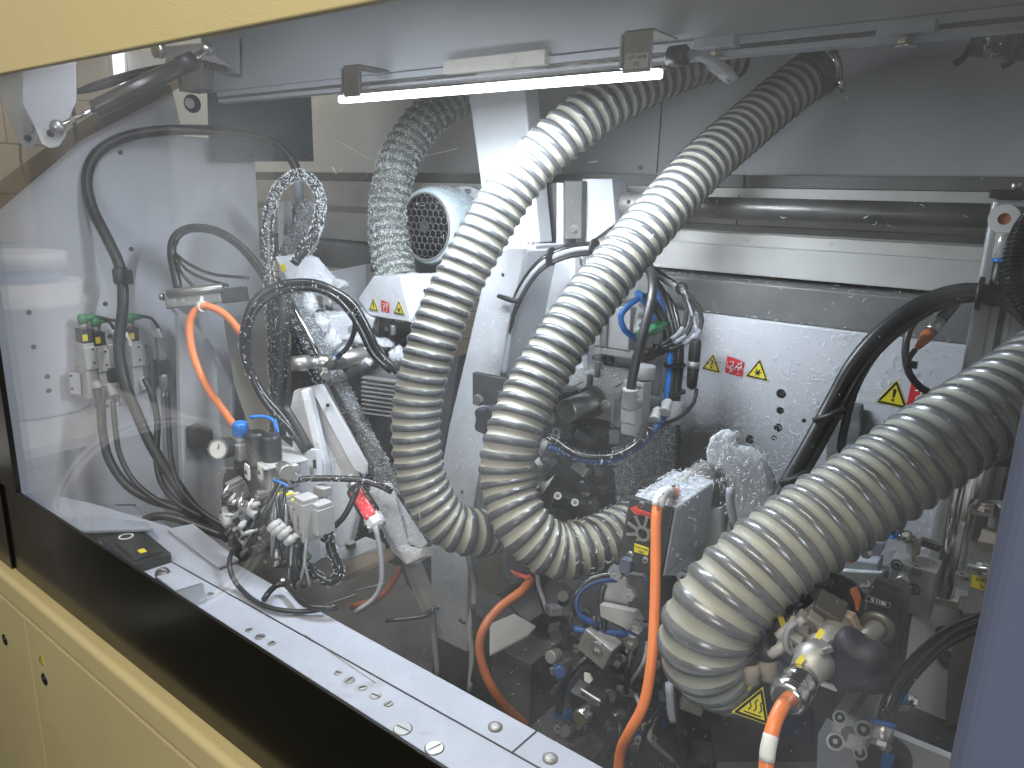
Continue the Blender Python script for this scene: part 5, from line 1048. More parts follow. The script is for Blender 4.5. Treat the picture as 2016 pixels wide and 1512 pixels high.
# second fan cover below hose B
fc2 = thing('fan_cover', P(1030, 1130, 1.22), 'black fan cover with red arrow peeping out below the middle hose', 'cover')
MB().prism([P(x, y, 1.27) for x, y in ((990, 1060), (1060, 1075), (1052, 1165), (985, 1140))], ey*.06).obj('cover', 'black', fc2, bevel=.002)
d0 = 1.262; MB().prism([P(x, y, d0) for x, y in ((1005, 1121), (1018, 1121), (1020, 1126), (1035, 1132), (1044, 1130), (1048, 1143), (1036, 1141), (1024, 1134), (1020, 1139), (1014, 1132))], -ey*.0006).obj('red_arrow', 'arrow_red', fc2)
for q in ((1016, 1134), (1040, 1143)): capscrew(P(*q, 1.260), -ey, .0042, fc2)
MB().cyl(P(1022, 1103, 1.264), P(1022, 1103, 1.27), .02).obj('fan_opening', 'ink', fc2)
cable('orange_hose', [P(x, y, d) for x, y, d in ((1048, 1140, 1.27), (1025, 1165, 1.24), (985, 1195, 1.22), (955, 1232, 1.2), (944, 1270, 1.2), (952, 1315, 1.2), (972, 1360, 1.2), (1002, 1398, 1.22), (1040, 1430, 1.25))], .0075, 'orange_dirty', 'dirty orange hose bending down to the dark floor in the centre', 'hose', n=14)
cable('hanging_cable', [P(x, y, 1.24) for x, y in ((1062, 1125), (1065, 1165), (1078, 1205), (1105, 1235), (1140, 1250), (1180, 1262), (1240, 1285))], .0068, 'rubber', 'black cable hanging from the hose bend to the right')
cable('hanging_cable', [P(x, y, 1.23) for x, y in ((1058, 1120), (1060, 1150), (1070, 1180), (1078, 1205))], .004, 'cable_grey', 'thin grey lead beside the hanging black cable')
cable('post_cable', [P(x, y, 1.45) for x, y in ((922, 1095), (932, 1140), (934, 1180), (925, 1240), (930, 1290), (925, 1360))], .0062, 'cable_grey', 'dark grey cable running down right beside the leaning post')
cable('post_cable', [P(x, y, 1.44) for x, y in ((930, 1190), (935, 1240), (938, 1290), (930, 1340))], .0045, 'rubber', 'thinner black cable next to the post cable')
cable('post_cable', [P(x, y, 1.50) for x, y in ((852, 1180), (855, 1250), (862, 1330))], .006, 'cable_grey', 'grey cable on the left edge of the leaning post foot')
dcab = cable('crusted_cable', [P(x, y, 1.15) for x, y in ((1165, 1292), (1140, 1305), (1115, 1335), (1104, 1370), (1100, 1405))], .0065, 'black_gloss', 'short black cable crusted with shavings at bottom centre', 'cable')
cable('crossing_cable', [P(x, y, 1.3) for x, y in ((760, 1222), (800, 1218), (840, 1212), (856, 1196))], .004, 'black_gloss', 'thin dark cable crossing the floor left of the post foot')
fbx = MB().bb(P(968, 1270, 1.42), P(1058, 1420, 1.42)+[0, .15, 0]).obj('floor_box', 'dark_cast', bevel=.003); tag(fbx, 'dark dusty box on the floor inside the orange hose bend', 'box')
lid = MB().prism([P(x, y, 1.37) for x, y in ((964, 1292), (964, 1232), (1012, 1212), (1054, 1236), (1040, 1252))], ez*.004).obj('floor_sheet', 'white'); tag(lid, 'bright sheet with dark curls lying beside the dirty orange hose', 'sheet')
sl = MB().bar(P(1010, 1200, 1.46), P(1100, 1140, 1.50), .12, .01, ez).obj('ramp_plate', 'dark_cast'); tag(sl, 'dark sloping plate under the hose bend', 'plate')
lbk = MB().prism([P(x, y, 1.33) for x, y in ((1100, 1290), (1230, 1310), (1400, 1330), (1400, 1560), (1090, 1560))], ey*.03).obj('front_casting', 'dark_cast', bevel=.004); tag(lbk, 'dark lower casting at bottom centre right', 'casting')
ctr2 = thing('position_counter', P(1160, 1380, 1.1), 'black position counter, dim and dusty at the bottom centre', 'counter')
MB().box(P(1162, 1385, 1.12), (.055, .03, .05), rot(15, 0, 0)).obj('housing', 'black', ctr2, bevel=.004)
wq = P(1162, 1372, 1.095); MB().box(wq, (.034, .003, .010), rot(15, 8, 0)).obj('window', 'steel_dull', ctr2)
text('0 100', wq+[0, -.003, 0], rot(15, 8, 0)@ex, rot(15, 8, 0)@ez, .008, 'ink', ctr2, 'digits')
MB().cyl(P(1140, 1415, 1.08), P(1140, 1415, 1.08)+ey*.03, .012).obj('collar', 'chrome', ctr2)
o = MB().prism([P(x, y, 1.10) for x, y in ((1150, 1325), (1160, 1328), (1166, 1340), (1160, 1346), (1150, 1340))], ey*.003).obj('paper_dot', 'label_white'); tag(o, 'small pale sticker left on the dark casting', 'sticker')
for i, (l, r, mt, lab) in enumerate((( ((1325, 1345), (1330, 1395), (1338, 1440), (1350, 1520)), .0055, 'rubber', 'black cable dropping below the large hose bend'), (((1318, 1345), (1322, 1400), (1326, 1420)), .006, 'cable_grey', 'grey sleeved cable left of the one below the large hose bend'))):
    cable('drop_cable', [P(x, y, .98) for x, y in l], r, mt, lab)
# ================================================================== RIGHT CABLES
rb = thing('cable_bundle', P(1700, 700, 1.1), 'bundle of thick black cables arching from the column to the lower middle', 'cables')
base = [(2040, 640, 1.0), (1985, 592, 1.02), (1925, 574, 1.04), (1860, 582, 1.06), (1795, 612, 1.07), (1730, 662, 1.08), (1680, 722, 1.09), (1642, 790, 1.10), (1605, 860, 1.10), (1565, 930, 1.10), (1525, 1000, 1.10), (1490, 1060, 1.10)]
for i, (dx, dy, r, mt) in enumerate(((-4, -4, .0095, 'rubber'), (6, 4, .0085, 'rubber'), (14, 12, .0065, 'black_gloss'), (0, 12, .006, 'cable_grey'), (-8, 6, .006, 'rubber'))):
    MB().tube([P(x+dx, y+dy, d+.01*(i % 2)) for x, y, d in base], r, 14).obj('cable', mt, rb)
for x, y, a_ in ((1925, 578, (1, 0, 0)), (1630, 812, (.5, 0, -.8)), (1562, 935, (.5, 0, -.8))):
    m = MB().lathe(P(x, y, 1.09 if y > 600 else 1.04), a_, [(0, .024), (.005, .024)], 18); m.box(P(x+22, y+8, 1.07), (.01, .008, .006)); m.obj('cable_tie', 'black', rb)
cable('branch_cable', [P(x, y, 1.10) for x, y in ((1790, 640), (1745, 672), (1706, 722), (1680, 775), (1665, 830), (1656, 880), (1662, 905))], .0062, 'rubber', 'black cable branching off the bundle down the slotted bracket')
sc_ = cable('sensor_loop', [P(x, y, 1.12) for x, y in ((1845, 600), (1815, 618), (1790, 650), (1782, 695), (1790, 735), (1815, 765), (1850, 780))], .0055, 'rubber', 'black cable looping beside the orange sensor plug')
MB().box(P(1797, 718, 1.11), (.012, .01, .010)).obj('cable_tie', 'black', sc_)
spg = thing('orange_plug', P(1825, 670, 1.12), 'orange and clear sensor plug under the cable bundle', 'plug')
a, b = P(1850, 632, 1.12), P(1803, 688, 1.10)
MB().lathe(a, b-a, [(0, .009), (.02, .0095), (.026, .0095)], 18).obj('clear_collar', 'steel', spg); MB().lathe(a+(b-a)*.42, b-a, [(0, .0085), (.01, .0092), (.026, .006), (.034, .0045)], 18).obj('boot', 'orange_dirty', spg)
MB().cyl(P(1885, 590, 1.14), a, .0085).obj('stem', 'black', spg)
MB().tube([b, P(1790, 705, 1.1), P(1788, 725, 1.1)], .004, 8).obj('lead', 'rubber', spg)
# ================================================================== ALUMINIUM COLUMN
CYL = 1.25; cx0 = PY(1952, 391, CYL)[0]; ct0 = PY(1952, 391, CYL)[2]
al = thing('actuator_column', (cx0+.06, CYL, RZ-.9), 'upright aluminium actuator column with black cap at right', 'column')
MB().bb((cx0, CYL, ct0-1.2), (cx0+.13, CYL+.08, ct0)).obj('profile', 'alu', al, bevel=.008, seg=4)
MB().bb((cx0-.004, CYL-.004, ct0+.0005), (cx0+.14, CYL+.084, ct0+.012)).obj('cap', 'black', al, bevel=.002)
for k in range(3): MB().cyl((cx0+.025+.017*k, CYL+.01, ct0+.012), (cx0+.025+.017*k, CYL+.01, ct0+.022), .0065).obj('cap_screw', 'steel', al)
for dx, w_ in ((.022, .003), (.034, .008), (.048, .002), (.066, .002), (.078, .009), (.092, .003)): MB().bb((cx0+dx, CYL-.0008, ct0-1.15), (cx0+dx+w_, CYL+.001, ct0-.12)).obj('groove', 'rail_dark' if w_ > .004 else 'steel_dull', al)
c = PY(1978, 431, CYL-.001); MB().ring(c-ey*.007, ey, .008, .0195, .007, 30).obj('port_ring', 'label_white', al); MB().cyl(c-ey*.003, c, .009).obj('port', 'orange_dirty', al)
c = PY(2008, 420, CYL-.001); MB().ring(c-ey*.002, ey, .006, .009, .002).obj('screw', 'steel_dark', al)
c = PY(1982, 458, CYL-.02); MB().cyl(c, c-ez*.035, .012).obj('fitting', 'glass_like', al); MB().cyl(c-ez*.035, c-ez*.040, .0125).obj('blue_ring', 'blue', al); MB().cyl(c-ez*.04, c-ez*.10, .0095).obj('tube', 'rubber', al)
rods = thing('guide_rods', P(1860, 1100, 1.05), 'shiny vertical guide rods below the large hose at right', 'rods')
for px, py0, py1, d, r in ((1856, 900, 1172, 1.02, .0135), (1897, 880, 1060, 1.10, .011), (1915, 880, 1060, 1.12, .008), (1958, 985, 1070, 1.02, .012)):
    c = P(px, py1, d); top = c[2]+(py1-py0)*d/F; MB().cyl(c, (c[0], c[1], top), r, n=28).obj('rod', 'chrome' if px < 1900 else 'steel_dull', rods)
gb = thing('rod_bracket', P(1950, 1000, 1.0), 'grey bracket with yellow tag between the guide rods and frame', 'bracket')
MB().prism([P(x, y, .98) for x, y in ((1925, 895), (2010, 885), (2010, 920), (1922, 918))], ey*.05).obj('top_plate', 'black', gb, bevel=.002)
MB().prism([P(x, y, .98) for x, y in ((1912, 1000), (1955, 1003), (1952, 1020), (1910, 1013))], ey*.04).obj('cross_plate', 'steel_dull', gb, bevel=.001)
MB().hexa(P(1939, 998, .97), ez, .010, .007).hexa(P(1938, 1006, .965), ez, .008, .006).obj('bolt', 'wood_block', gb)
MB().prism([P(x, y, .94) for x, y in ((1925, 1065), (1970, 1075), (1950, 1210), (1895, 1210))], ey*.06).obj('carriage', 'steel_dull', gb, bevel=.002)
MB().prism([P(x, y, .935) for x, y in ((1925, 1065), (1965, 1073), (1966, 1088), (1926, 1080))], ey*.05).obj('wood_edge', 'wood_block', gb)
tagplate(['+171+A', 'S22'], P(1938, 1150, .925), ex, unit([0, 0, 1]), .028, .016, gb)
MB().cyl(P(1908, 1115, .93), P(1948, 1122, .9), .004).obj('pin', 'steel', gb); MB().hexa(P(1930, 1118, .92), P(1948, 1122, .9)-P(1908, 1115, .93), .009, .008).obj('nut', 'steel', gb)
MB().ring(P(1893, 1138, .95), ez, .004, .008, .006).obj('eye', 'steel', gb); MB().prism([P(x, y, .94) for x, y in ((1880, 1160), (1912, 1166), (1910, 1176), (1878, 1168))], ey*.03).obj('tab', 'steel', gb)
o = MB().prism([P(x, y, .97) for x, y in ((1895, 1205), (1960, 1215), (1940, 1420), (1860, 1430), (1868, 1300))], ey*.05).obj('side_plate', 'steel_dark'); tag(o, 'dark side plate behind the black twin tubes at right', 'plate')
o = MB().prism([P(x, y, 1.06) for x, y in ((1810, 1170), (1885, 1186), (1884, 1200), (1815, 1190))], ey*.04).obj('wood_strip', 'wood_block'); tag(o, 'tan strip under the foot of the guide rod', 'strip')
arm2 = thing('grey_arm_plate', P(1830, 1300, .98), 'broad light grey plate with two screws at lower right', 'plate')
MB().prism([P(x, y, .99) for x, y in ((1800, 1185), (1888, 1205), (1893, 1212), (1862, 1425), (1850, 1430), (1785, 1398), (1776, 1350), (1790, 1240))], ey*.012).obj('plate', 'white', arm2, bevel=.002)
for q in ((1858, 1242), (1860, 1290)): capscrew(P(*q, .978), -ey, .009, arm2, 'chrome')
o = MB().prism([P(x, y, .93) for x, y in ((1612, 1410), (1650, 1398), (1740, 1440), (1960, 1530), (1960, 1700), (1600, 1700))], ey*.012).obj('front_plate', 'white'); tag(o, 'light grey front plate at the very bottom right', 'plate')
o = MB().prism([P(x, y, .98) for x, y in ((1745, 1400), (1790, 1400), (1960, 1470), (1960, 1540), (1745, 1455))], ey*.03).obj('gap_shade', 'dark_cast'); tag(o, 'dark strip standing in for the shade of the recess above the lower right front plate', 'recess')  # solid dark strip drawn as the shade inside the gap
o = MB().prism([P(x, y, 1.16) for x, y in ((1600, 1100), (1900, 1150), (1880, 1500), (1400, 1500), (1400, 1250))], ey*.02).obj('back_shade', 'dark_cast'); tag(o, 'dark sheet standing in for the shade behind the lower right parts', 'sheet')  # dark sheet put in as shade behind these parts
kn = thing('rotary_switch', P(1735, 1500, .86), 'dark round switch with blue mark cut by the bottom edge', 'knob')
MB().cyl(P(1735, 1512, .86), P(1735, 1512, .86)+[0, .03, 0], .028, n=30).obj('knob', 'black', kn, bevel=.003); MB().box(P(1746, 1503, .85), (.012, .003, .026)).obj('mark', 'blue', kn)
# small manifold block
sm = thing('manifold_block', P(1790, 1140, 1.0), 'tan grey block with ring ports and chrome fitting beside the guide rod', 'block')
k = P(1753, 1110, .99); MB().bb(k+[0, 0, -.062], k+[.055, .045, .006]).obj('block', 'steel_dull', sm, bevel=.002)
for q in ((1766, 1112), (1800, 1160)): MB().ring(PY(*q, k[1]-.0015), -ey, .0055, .0078, .001).ring(PY(*q, k[1]-.0015), -ey, 0, .003, .001).obj('ring_port', 'ink', sm)
MB().cyl(PY(1804, 1124, k[1]-.001), PY(1804, 1124, k[1]+.003), .007).obj('bore', 'ink', sm)
q = PY(1782, 1135, k[1]); MB().cyl(q-ey*.022, q, .0085).ring(q-ey*.023, ey, .003, .007, .001).obj('barrel', 'steel', sm)
q = P(1799, 1088, .985); MB().cyl(q-ez*.012, q+ez*.012, .0028).hexa(q-ez*.014, ez, .005, .006).obj('brass_stud', 'wood_block', sm)
q = P(1801, 1065, .99); MB().cyl(q-ez*.018, q+ez*.008, .0085).obj('upright_tube', 'steel_dull', sm)
a, b = P(1797, 1062, .985), P(1760, 1048, .985); MB().lathe(a, b-a, [(0, .006), (.006, .006), (.007, .009), (.024, .0095), (.025, .008)], 20).obj('fitting', 'chrome', sm)
MB().lathe(a+(b-a)*.93, b-a, [(0, .0095), (.004, .0095)], 20).obj('blue_ring', 'blue', sm); MB().tube([b, P(1748, 1036, .98), P(1735, 1024, .98)], .005, 10).obj('tube', 'rubber', sm)
MB().bar(P(1805, 1062, .99), P(1850, 1078, .99), .010, .008).obj('cross_bar', 'rubber_brown', sm)
# grey clamp block with red arrow
rbk = thing('arrow_block', P(1680, 1120, 1.0), 'grey stepped block with red arrow sticker under the large hose', 'block')
MB().prism([P(x, y, 1.02) for x, y in ((1635, 1070), (1745, 1070), (1728, 1108), (1640, 1100))], ez*.01+ey*.01).prism([P(x, y, 1.0) for x, y in ((1620, 1095), (1728, 1110), (1724, 1138), (1600, 1130))], ey*.04).obj('block', 'grey_beam', rbk, bevel=.002)
MB().prism([P(x, y, .985) for x, y in ((1615, 1120), (1735, 1128), (1720, 1170), (1605, 1160))], ey*.04-ez*.01).obj('lower_step', 'grey_paint', rbk, bevel=.002)
MB().prism([P(x, y, .994) for x, y in ((1650, 1094), (1674, 1098), (1674, 1095), (1686, 1106), (1673, 1110), (1673, 1106), (1650, 1101))], -ey*.001).obj('red_arrow', 'arrow_red', rbk)
for q in ((1688, 1079), (1705, 1092), (1702, 1151)): capscrew(P(*q, .985), [0, -.5, 1], .007, rbk)
cc_ = thing('cable_coil', P(1612, 1170, .9), 'coil of thin black cables tied together under the large hose', 'cables')
for k in range(6):
    r = 22+k*5; a0 = rs.uniform(0, 3); MB().tube([P(1612+rs.uniform(-3, 3)+r*math.cos(a0+t), 1172+.85*r*math.sin(a0+t)+rs.uniform(-2, 2), .90+.004*k) for t in np.linspace(0, 5.6, 12)], .0032, 8, step=.006).obj('loop', 'rubber', cc_)
for l in (((1640, 1145), (1665, 1160), (1680, 1190), (1690, 1220)), ((1640, 1150), (1655, 1180), (1660, 1210)), ((1575, 1190), (1590, 1220), (1580, 1250)), ((1600, 1195), (1575, 1235), (1560, 1260)), ((1590, 1150), (1630, 1130), (1680, 1150), (1700, 1180))):
    MB().tube([P(x, y, .89) for x, y in l], .0036, 8).obj('lead', 'rubber', cc_)
MB().box(P(1652, 1165, .885), (.008, .008, .03)).obj('cable_tie', 'black', cc_)
osx = MB().prism([P(x, y, .86) for x, y in ((1672, 1163), (1683, 1159), (1693, 1180), (1690, 1205), (1684, 1202), (1683, 1190))], ey*.008).obj('orange_tab', 'orange', bevel=.001); tag(osx, 'small orange plastic tab left of the black counter', 'tab')
# ================================================================== COUNTER UNIT + knob
cn = thing('counter_unit', P(1740, 1240, .82), 'black position counter on a smoked plate with threaded spindle', 'counter')
R5 = rot(0, 7, 8)
MB().prism([P(x, y, .83) for x, y in ((1722, 1138), (1793, 1158), (1791, 1172), (1763, 1370), (1740, 1400), (1690, 1350))], ey*.008).obj('smoked_plate', 'smoke_solid', cn, bevel=.001)
hc = MB().prism([P(x, y, .80) for x, y in ((1706, 1166), (1716, 1150), (1772, 1168), (1778, 1185), (1760, 1300), (1688, 1282), (1697, 1215))], ey*.018).obj('housing', 'black', cn, bevel=.003)
wc = P(1729, 1185, .795); uu = unit(P(1753, 1194, .795)-P(1704, 1177, .795)); vv = unit(np.cross(-np.array([-.2, -1, .1]), uu)); vv = unit(P(1700, 1160, .795)-P(1703, 1186, .795)); 
MB().prism([P(x, y, .7965) for x, y in ((1706, 1172), (1754, 1188), (1751, 1198), (1703, 1183))], ey*.001).obj('window', 'steel_dull', cn)
wi = MB().prism([P(x, y, .7955) for x, y in ((1707, 1174), (1752, 1189), (1750, 1196), (1705, 1181))], ey*.0008).obj('number_drum', 'ink', cn)
text('0 1100', P(1729, 1185, .7935), uu, vv, .0042, 'label_white', cn, 'digits')
a, b = P(1727, 1235, .79), P(1693, 1275, .75)
MB().lathe(a, b-a, [(-.004, .017), (0, .018), (.004, .018), (.0045, .011)], 26).obj('spindle_collar', 'steel_dark', cn)
prof = []; 
for k in range(36): prof.append((k*.0012, .0078+(.0022 if k % 2 else 0)))
MB().lathe(a, b-a, prof, 18).obj('threaded_spindle', 'steel_dull', cn)
ck = cn
c = P(1684, 1302, .735); ax_ = unit(a-b); uu_, vv_, _ = frame(ax_)
V = []; Fq = []; NL = 60; prf = [(-.020, .55), (-.017, .86), (-.008, 1), (.006, 1), (.014, .86), (.018, .5)]
for t, s in prf:
    for k in range(NL):
        th = 2*math.pi*k/NL; r = .0300*s*(1+.13*math.cos(5*th+.6)); V.append(c+ax_*t+(uu_*math.cos(th)+vv_*math.sin(th))*r)
for i in range(len(prf)-1):
    for k in range(NL): Fq.append((i*NL+k, i*NL+(k+1) % NL, (i+1)*NL+(k+1) % NL, (i+1)*NL+k))
m = MB().add(V, Fq, True); m.add(V[:NL], [tuple(reversed(range(NL)))], True); m.add(V[-NL:], [tuple(range(NL))], True); m.obj('star_knob', 'knob', ck)
MB().cyl(c+ax_*.015, b, .010).obj('knob_hub', 'knob', ck)
# ================================================================== CYLINDER BLOCK bottom right
cb_ = thing('compact_cylinder', P(1700, 1440, .8), 'tan grey compact air cylinder with four ringed ports at bottom right', 'cylinder')
F0 = [P(*q, d) for q, d in (((1640, 1395), .80), ((1712, 1424), .79), ((1702, 1490), .785), ((1632, 1468), .795))]
dv = P(1762, 1325, .86)-P(1700, 1420, .79)
MB().prism(F0, dv).obj('body', 'steel_dull', cb_, bevel=.004)
nf = unit(np.cross(F0[1]-F0[0], F0[3]-F0[0])); nf = nf if np.dot(nf, CAM-F0[0]) > 0 else -nf
for s, t, r in ((.2, .15, .0075), (.85, .22, .0095), (.15, .82, .0095), (.82, .85, .0075)):
    p = F0[0]+(F0[1]-F0[0])*s+(F0[3]-F0[0])*t; MB().ring(p+nf*.0005, nf, r*.72, r, .0012, 24).cyl(p, p+nf*.0008, r*.3, n=12).obj('port_ring', 'steel', cb_); MB().cyl(p-nf*.001, p+nf*.0004, r*.72, n=20).obj('port', 'ink', cb_)
p = F0[0]+(F0[1]-F0[0])*.5+(F0[3]-F0[0])*.5; MB().cyl(p-nf*.002, p+nf*.0004, .009, n=24).obj('bore', 'steel_dark', cb_)
p = F0[0]+(F0[1]-F0[0])*.5; MB().bar(p+nf*.0-dv*.0+[0, 0, .0006], p+dv+[0, 0, .0006], .006, .003, ez).obj('slot', 'steel_dark', cb_)
a, b = P(1735, 1458, .77), P(1739, 1425, .775)
fx = thing('elbow_fitting', a, 'chrome elbow fitting with blue ring feeding the black twin tubes', 'fitting')
MB().cyl(a, b, .0105).hexa(a, unit(a-b), .009, .006).obj('barrel', 'steel', fx); MB().lathe(b-unit(b-a)*.002, b-a, [(0, .0115), (.005, .0115)], 22).obj('blue_ring', 'blue', fx)
MB().cyl(P(1735, 1466, .77), P(1750, 1474, .77), .005).obj('nipple', 'steel', fx)
a2, b2 = P(1768, 1368, .80), P(1792, 1378, .80); MB().cyl(a2, b2, .008).hexa(b2, b2-a2, .006, .006).obj('side_nipple', 'chrome', fx); MB().lathe(a2, b2-a2, [(0, .009), (.006, .009)], 20).obj('side_ring', 'blue', fx)
tt = [(1739, 1425, .775), (1746, 1390, .78), (1768, 1345, .79), (1805, 1298, .80), (1860, 1250, .82), (1930, 1218, .84), (2020, 1180, .86)]
cable('twin_tube', [P(*q) for q in tt], .0068, 'black_gloss', 'upper of the two glossy black tubes sweeping out to the right edge', 'tube', n=16)
cable('twin_tube', [P(x+5, y+14, d+.005) for x, y, d in tt], .0062, 'black_gloss', 'lower of the two glossy black tubes sweeping out to the right edge', 'tube', n=16)
# ================================================================== MOTOR PLUG with orange cable
mp = thing('motor_connector', P(1600, 1300, .74), 'grey metal motor connector with chrome gland and yellow labels', 'connector')
a, b = P(1655, 1235, .80), P(1590, 1320, .74); ax_ = b-a
MB().lathe(a, ax_, [(0, .016), (.01, .0185), (.05, .0185), (.06, .014)], 26).obj('sleeve', 'steel_dull', mp)
MB().lathe(a-unit(ax_)*.012, ax_, [(0, .018), (.002, .0205), (.012, .0205), (.014, .0185)], 6, False).obj('hex_nut', 'wood_block', mp)
g0_, g1_ = P(1612, 1290, .75), P(1552, 1372, .70)
MB().lathe(g0_, g1_-g0_, [(0, .016), (.012, .021), (.016, .019), (.04, .014)], 26).obj('housing', 'steel_dull', mp)
MB().lathe(P(1580, 1335, .72), g1_-g0_, [(0, .0155), (.008, .0175), (.014, .0175), (.016, .0165), (.022, .0175), (.034, .0175), (.038, .0135)], 32).obj('gland', 'chrome', mp)
MB().cyl(P(1552, 1370, .703), P(1549, 1375, .700), .0115, n=24).obj('gland_seal', 'black', mp)
MB().bar(P(1606, 1275, .735), P(1628, 1268, .735), .006, .03).bar(P(1622, 1268, .735), P(1624, 1300, .735), .01, .004).obj('latch', 'steel', mp, bevel=.001)
for q, e_ in (((1620, 1240), (1609, 1256)), ((1582, 1292), (1570, 1308))):
    p = P(*q, .72); u = unit(P(*e_, .72)-p); MB().bar(p, P(*e_, .72), .0055, .003, CAM-p).obj('id_label', 'yellow', mp)
ob = cable('power_cable', [P(x, y, d) for x, y, d in ((1550, 1374, .702), (1532, 1405, .69), (1520, 1440, .68), (1510, 1490, .675), (1506, 1560, .67))], .0068, 'orange', 'fat orange cable leaving the chrome gland at the bottom', n=20)
MB().tube([P(1518, 1447, .678), P(1512, 1475, .674), P(1510, 1496, .673)], .0071, 20, step=.004).obj('label_sleeve', 'label_white', ob)
# fittings left of the motor connector
vb = thing('terminal_block', P(1590, 1270, .8), 'small grey clamps and plugs crowded behind the motor connector', 'terminal block')
for (x, y, sx, sz, mt, ry_) in ((1590, 1250, .04, .03, 'steel_dull', 25), (1610, 1225, .03, .025, 'steel_dull', 30), (1575, 1275, .025, .03, 'rail_dark', 30), (1560, 1250, .02, .025, 'valve_grey', 20), (1630, 1200, .03, .02, 'steel_dark', 20), (1640, 1235, .03, .03, 'steel_dark', 20)):
    MB().box(P(x, y, .80), (sx, .03, sz), rot(20, ry_, 10)).obj('block', mt, vb, bevel=.002)
for (x, y) in ((1575, 1225), (1560, 1262), (1583, 1218)): fitting(P(x, y, .79), [-.6, -.2, -.7], vb, r=.006, L=.03)
capscrew(P(1601, 1243, .775), [-.4, -.8, .3], .005, vb, 'steel_dark')
MB().prism([P(x, y, .785) for x, y in ((1551, 1236), (1562, 1237), (1562, 1262), (1572, 1290), (1562, 1290), (1552, 1262))], ey*.002).obj('tag', 'valve_grey', vb)
MB().tube([P(1563, 1290, .78), P(1548, 1275, .78), P(1550, 1240, .78), P(1570, 1225, .78)], .003, 8).obj('lead', 'cable_grey', vb)
hb_ = thing('heater_box', P(1520, 1400, .84), 'dark navy box with yellow hot surface triangle and connectors on top', 'box')
k = P(1436, 1330, .90)
MB().prism([P(x, y, .86) for x, y in ((1440, 1322), (1600, 1360), (1600, 1470), (1448, 1400))], ey*.09).obj('housing', 'navy', hb_, bevel=.003)
MB().cyl(P(1545, 1290, .86), P(1515, 1350, .85), .022, n=28).obj('barrel', 'purple_frame', hb_)
s1_ = P(1487, 1388, .845); sn = unit(CAM-s1_); u_ = unit(P(1520, 1400, .845)-P(1452, 1376, .845)); v_ = unit(np.cross(np.cross(u_, ez), u_)); v_ = unit(np.cross(np.array([.1, -.95, .3]), u_)); v_ = v_ if v_[2] > 0 else -v_
sticker(s1_, u_, v_, .040, 'heat', hb_)
tagplate(['+171+A38', '+SP502'], P(1462, 1346, .85), u_, v_, .020, .009, hb_)
for k_, (x, y) in enumerate(((1468, 1235), (1503, 1228))):
    a, b = P(x, y, .84), P(x+8, y+75, .84)
    plug(a, b-a, hb_, r=.0105, L=.045); MB().lathe(a+(b-a)*.95, b-a, [(0, .009), (.004, .011), (.012, .011), (.014, .009), (.022, .009)], 20).obj('brass_collar', 'wood_block', hb_)
    MB().tube([a, P(x-3, y-30, .86), P(x-10, y-60, .88)], .005, 10).obj('lead', 'rubber', hb_)
a, b = P(1525, 1205, .84), P(1550, 1280, .83); MB().lathe(a, b-a, [(0, .013), (.02, .014), (.045, .012)], 20).obj('black_plug', 'black', hb_); MB().lathe(a-unit(b-a)*.012, b-a, [(0, .011), (.014, .0125)], 20).obj('green_ring', 'green', hb_)
MB().bar(P(1536, 1212, .82), P(1543, 1235, .82), .006, .003, CAM-a).obj('id_label', 'yellow', hb_)
MB().prism([P(x, y, .87) for x, y in ((1516, 1262), (1545, 1275), (1575, 1265), (1560, 1290), (1520, 1282))], ey*.004).obj('paper_tag', 'label_white', hb_)
o = MB().prism([P(x, y, .79) for x, y in ((1617, 1343), (1650, 1352), (1647, 1362), (1615, 1350))], ey*.003).obj('paper_tag', 'label_white'); tag(o, 'curled white paper tag below the star knob', 'tag')
o = MB().prism([P(x, y, .86) for x, y in ((1595, 1340), (1680, 1350), (1640, 1420), (1590, 1390))], ey*.03).obj('brown_block', 'rubber_brown'); tag(o, 'brown grimy block behind the compact cylinder', 'block')
# ================================================================== SHAVINGS
chips([plate], 9000, lambda p: min(1, .14+.9*math.exp(-((p[0]-PY(1440, 900, SY)[0])**2/.05+(p[2]-PY(1440, 900, SY)[2])**2/.035))) if p[2] > RZ-.75 else 0, (.007, .014), .0012, lift=.003, label='white curled shavings clinging to the rear plate')
chips([bweb], 700, lambda p: .9 if (p[0] > -.75) else .25, (.006, .011), label='shavings lying along the dark cross beam', up=.6)
chips([post], 2200, lambda p: .3+.7*max(0, min(1, (RZ+.1-p[2])/.6)), (.003, .007), .0008, label='fine shavings on the leaning post', curl=1.2)
chips([psd], 120, None, (.004, .008), label='shavings on the side of the leaning post')
chips([hoseD], 5200, lambda p: .25+.75*min(1, max(0, (RZ+.20-p[2])/.22)), (.005, .010), .0013, label='shavings caking the back suction hose', stand=.5)
chips([hoseB], 420, blobs((P(1215, 1035, 1.22), .09, 1.6), (P(1300, 500, 1.3), .6, .02)), (.006, .012), label='curls on the end of the middle suction hose', up=.5)
chips([hoseB], 60, lambda p: .05, (.006, .011), label='scattered curls on the middle suction hose')
chips([hoseA], 50, lambda p: .05, (.006, .010), label='scattered curls on the left twin suction hose')
chips([shell], 380, lambda p: .9 if p[2] > mo[2]+.04 else .08, (.004, .008), label='shavings on top of the round motor', up=.6)
chips([f1, f2], 1800, lambda p: .3+.7*(p[2] > PY(760, 590, 1.15)[2]), (.002, .005), .0007, label='fine shavings on the white dust cover')
chips([bar1, arm, blk, lever, lv2, bar2], 7500, None, (.004, .009), .0012, label='thick shavings burying the inclined guide', stand=.7)
chips([col1, col2, foot], 1100, None, (.003, .006), .0008, label='fine shavings on the cast column')
chips([la1, capo, redp], 700, None, (.004, .008), label='shavings on lower arm and red sensor')
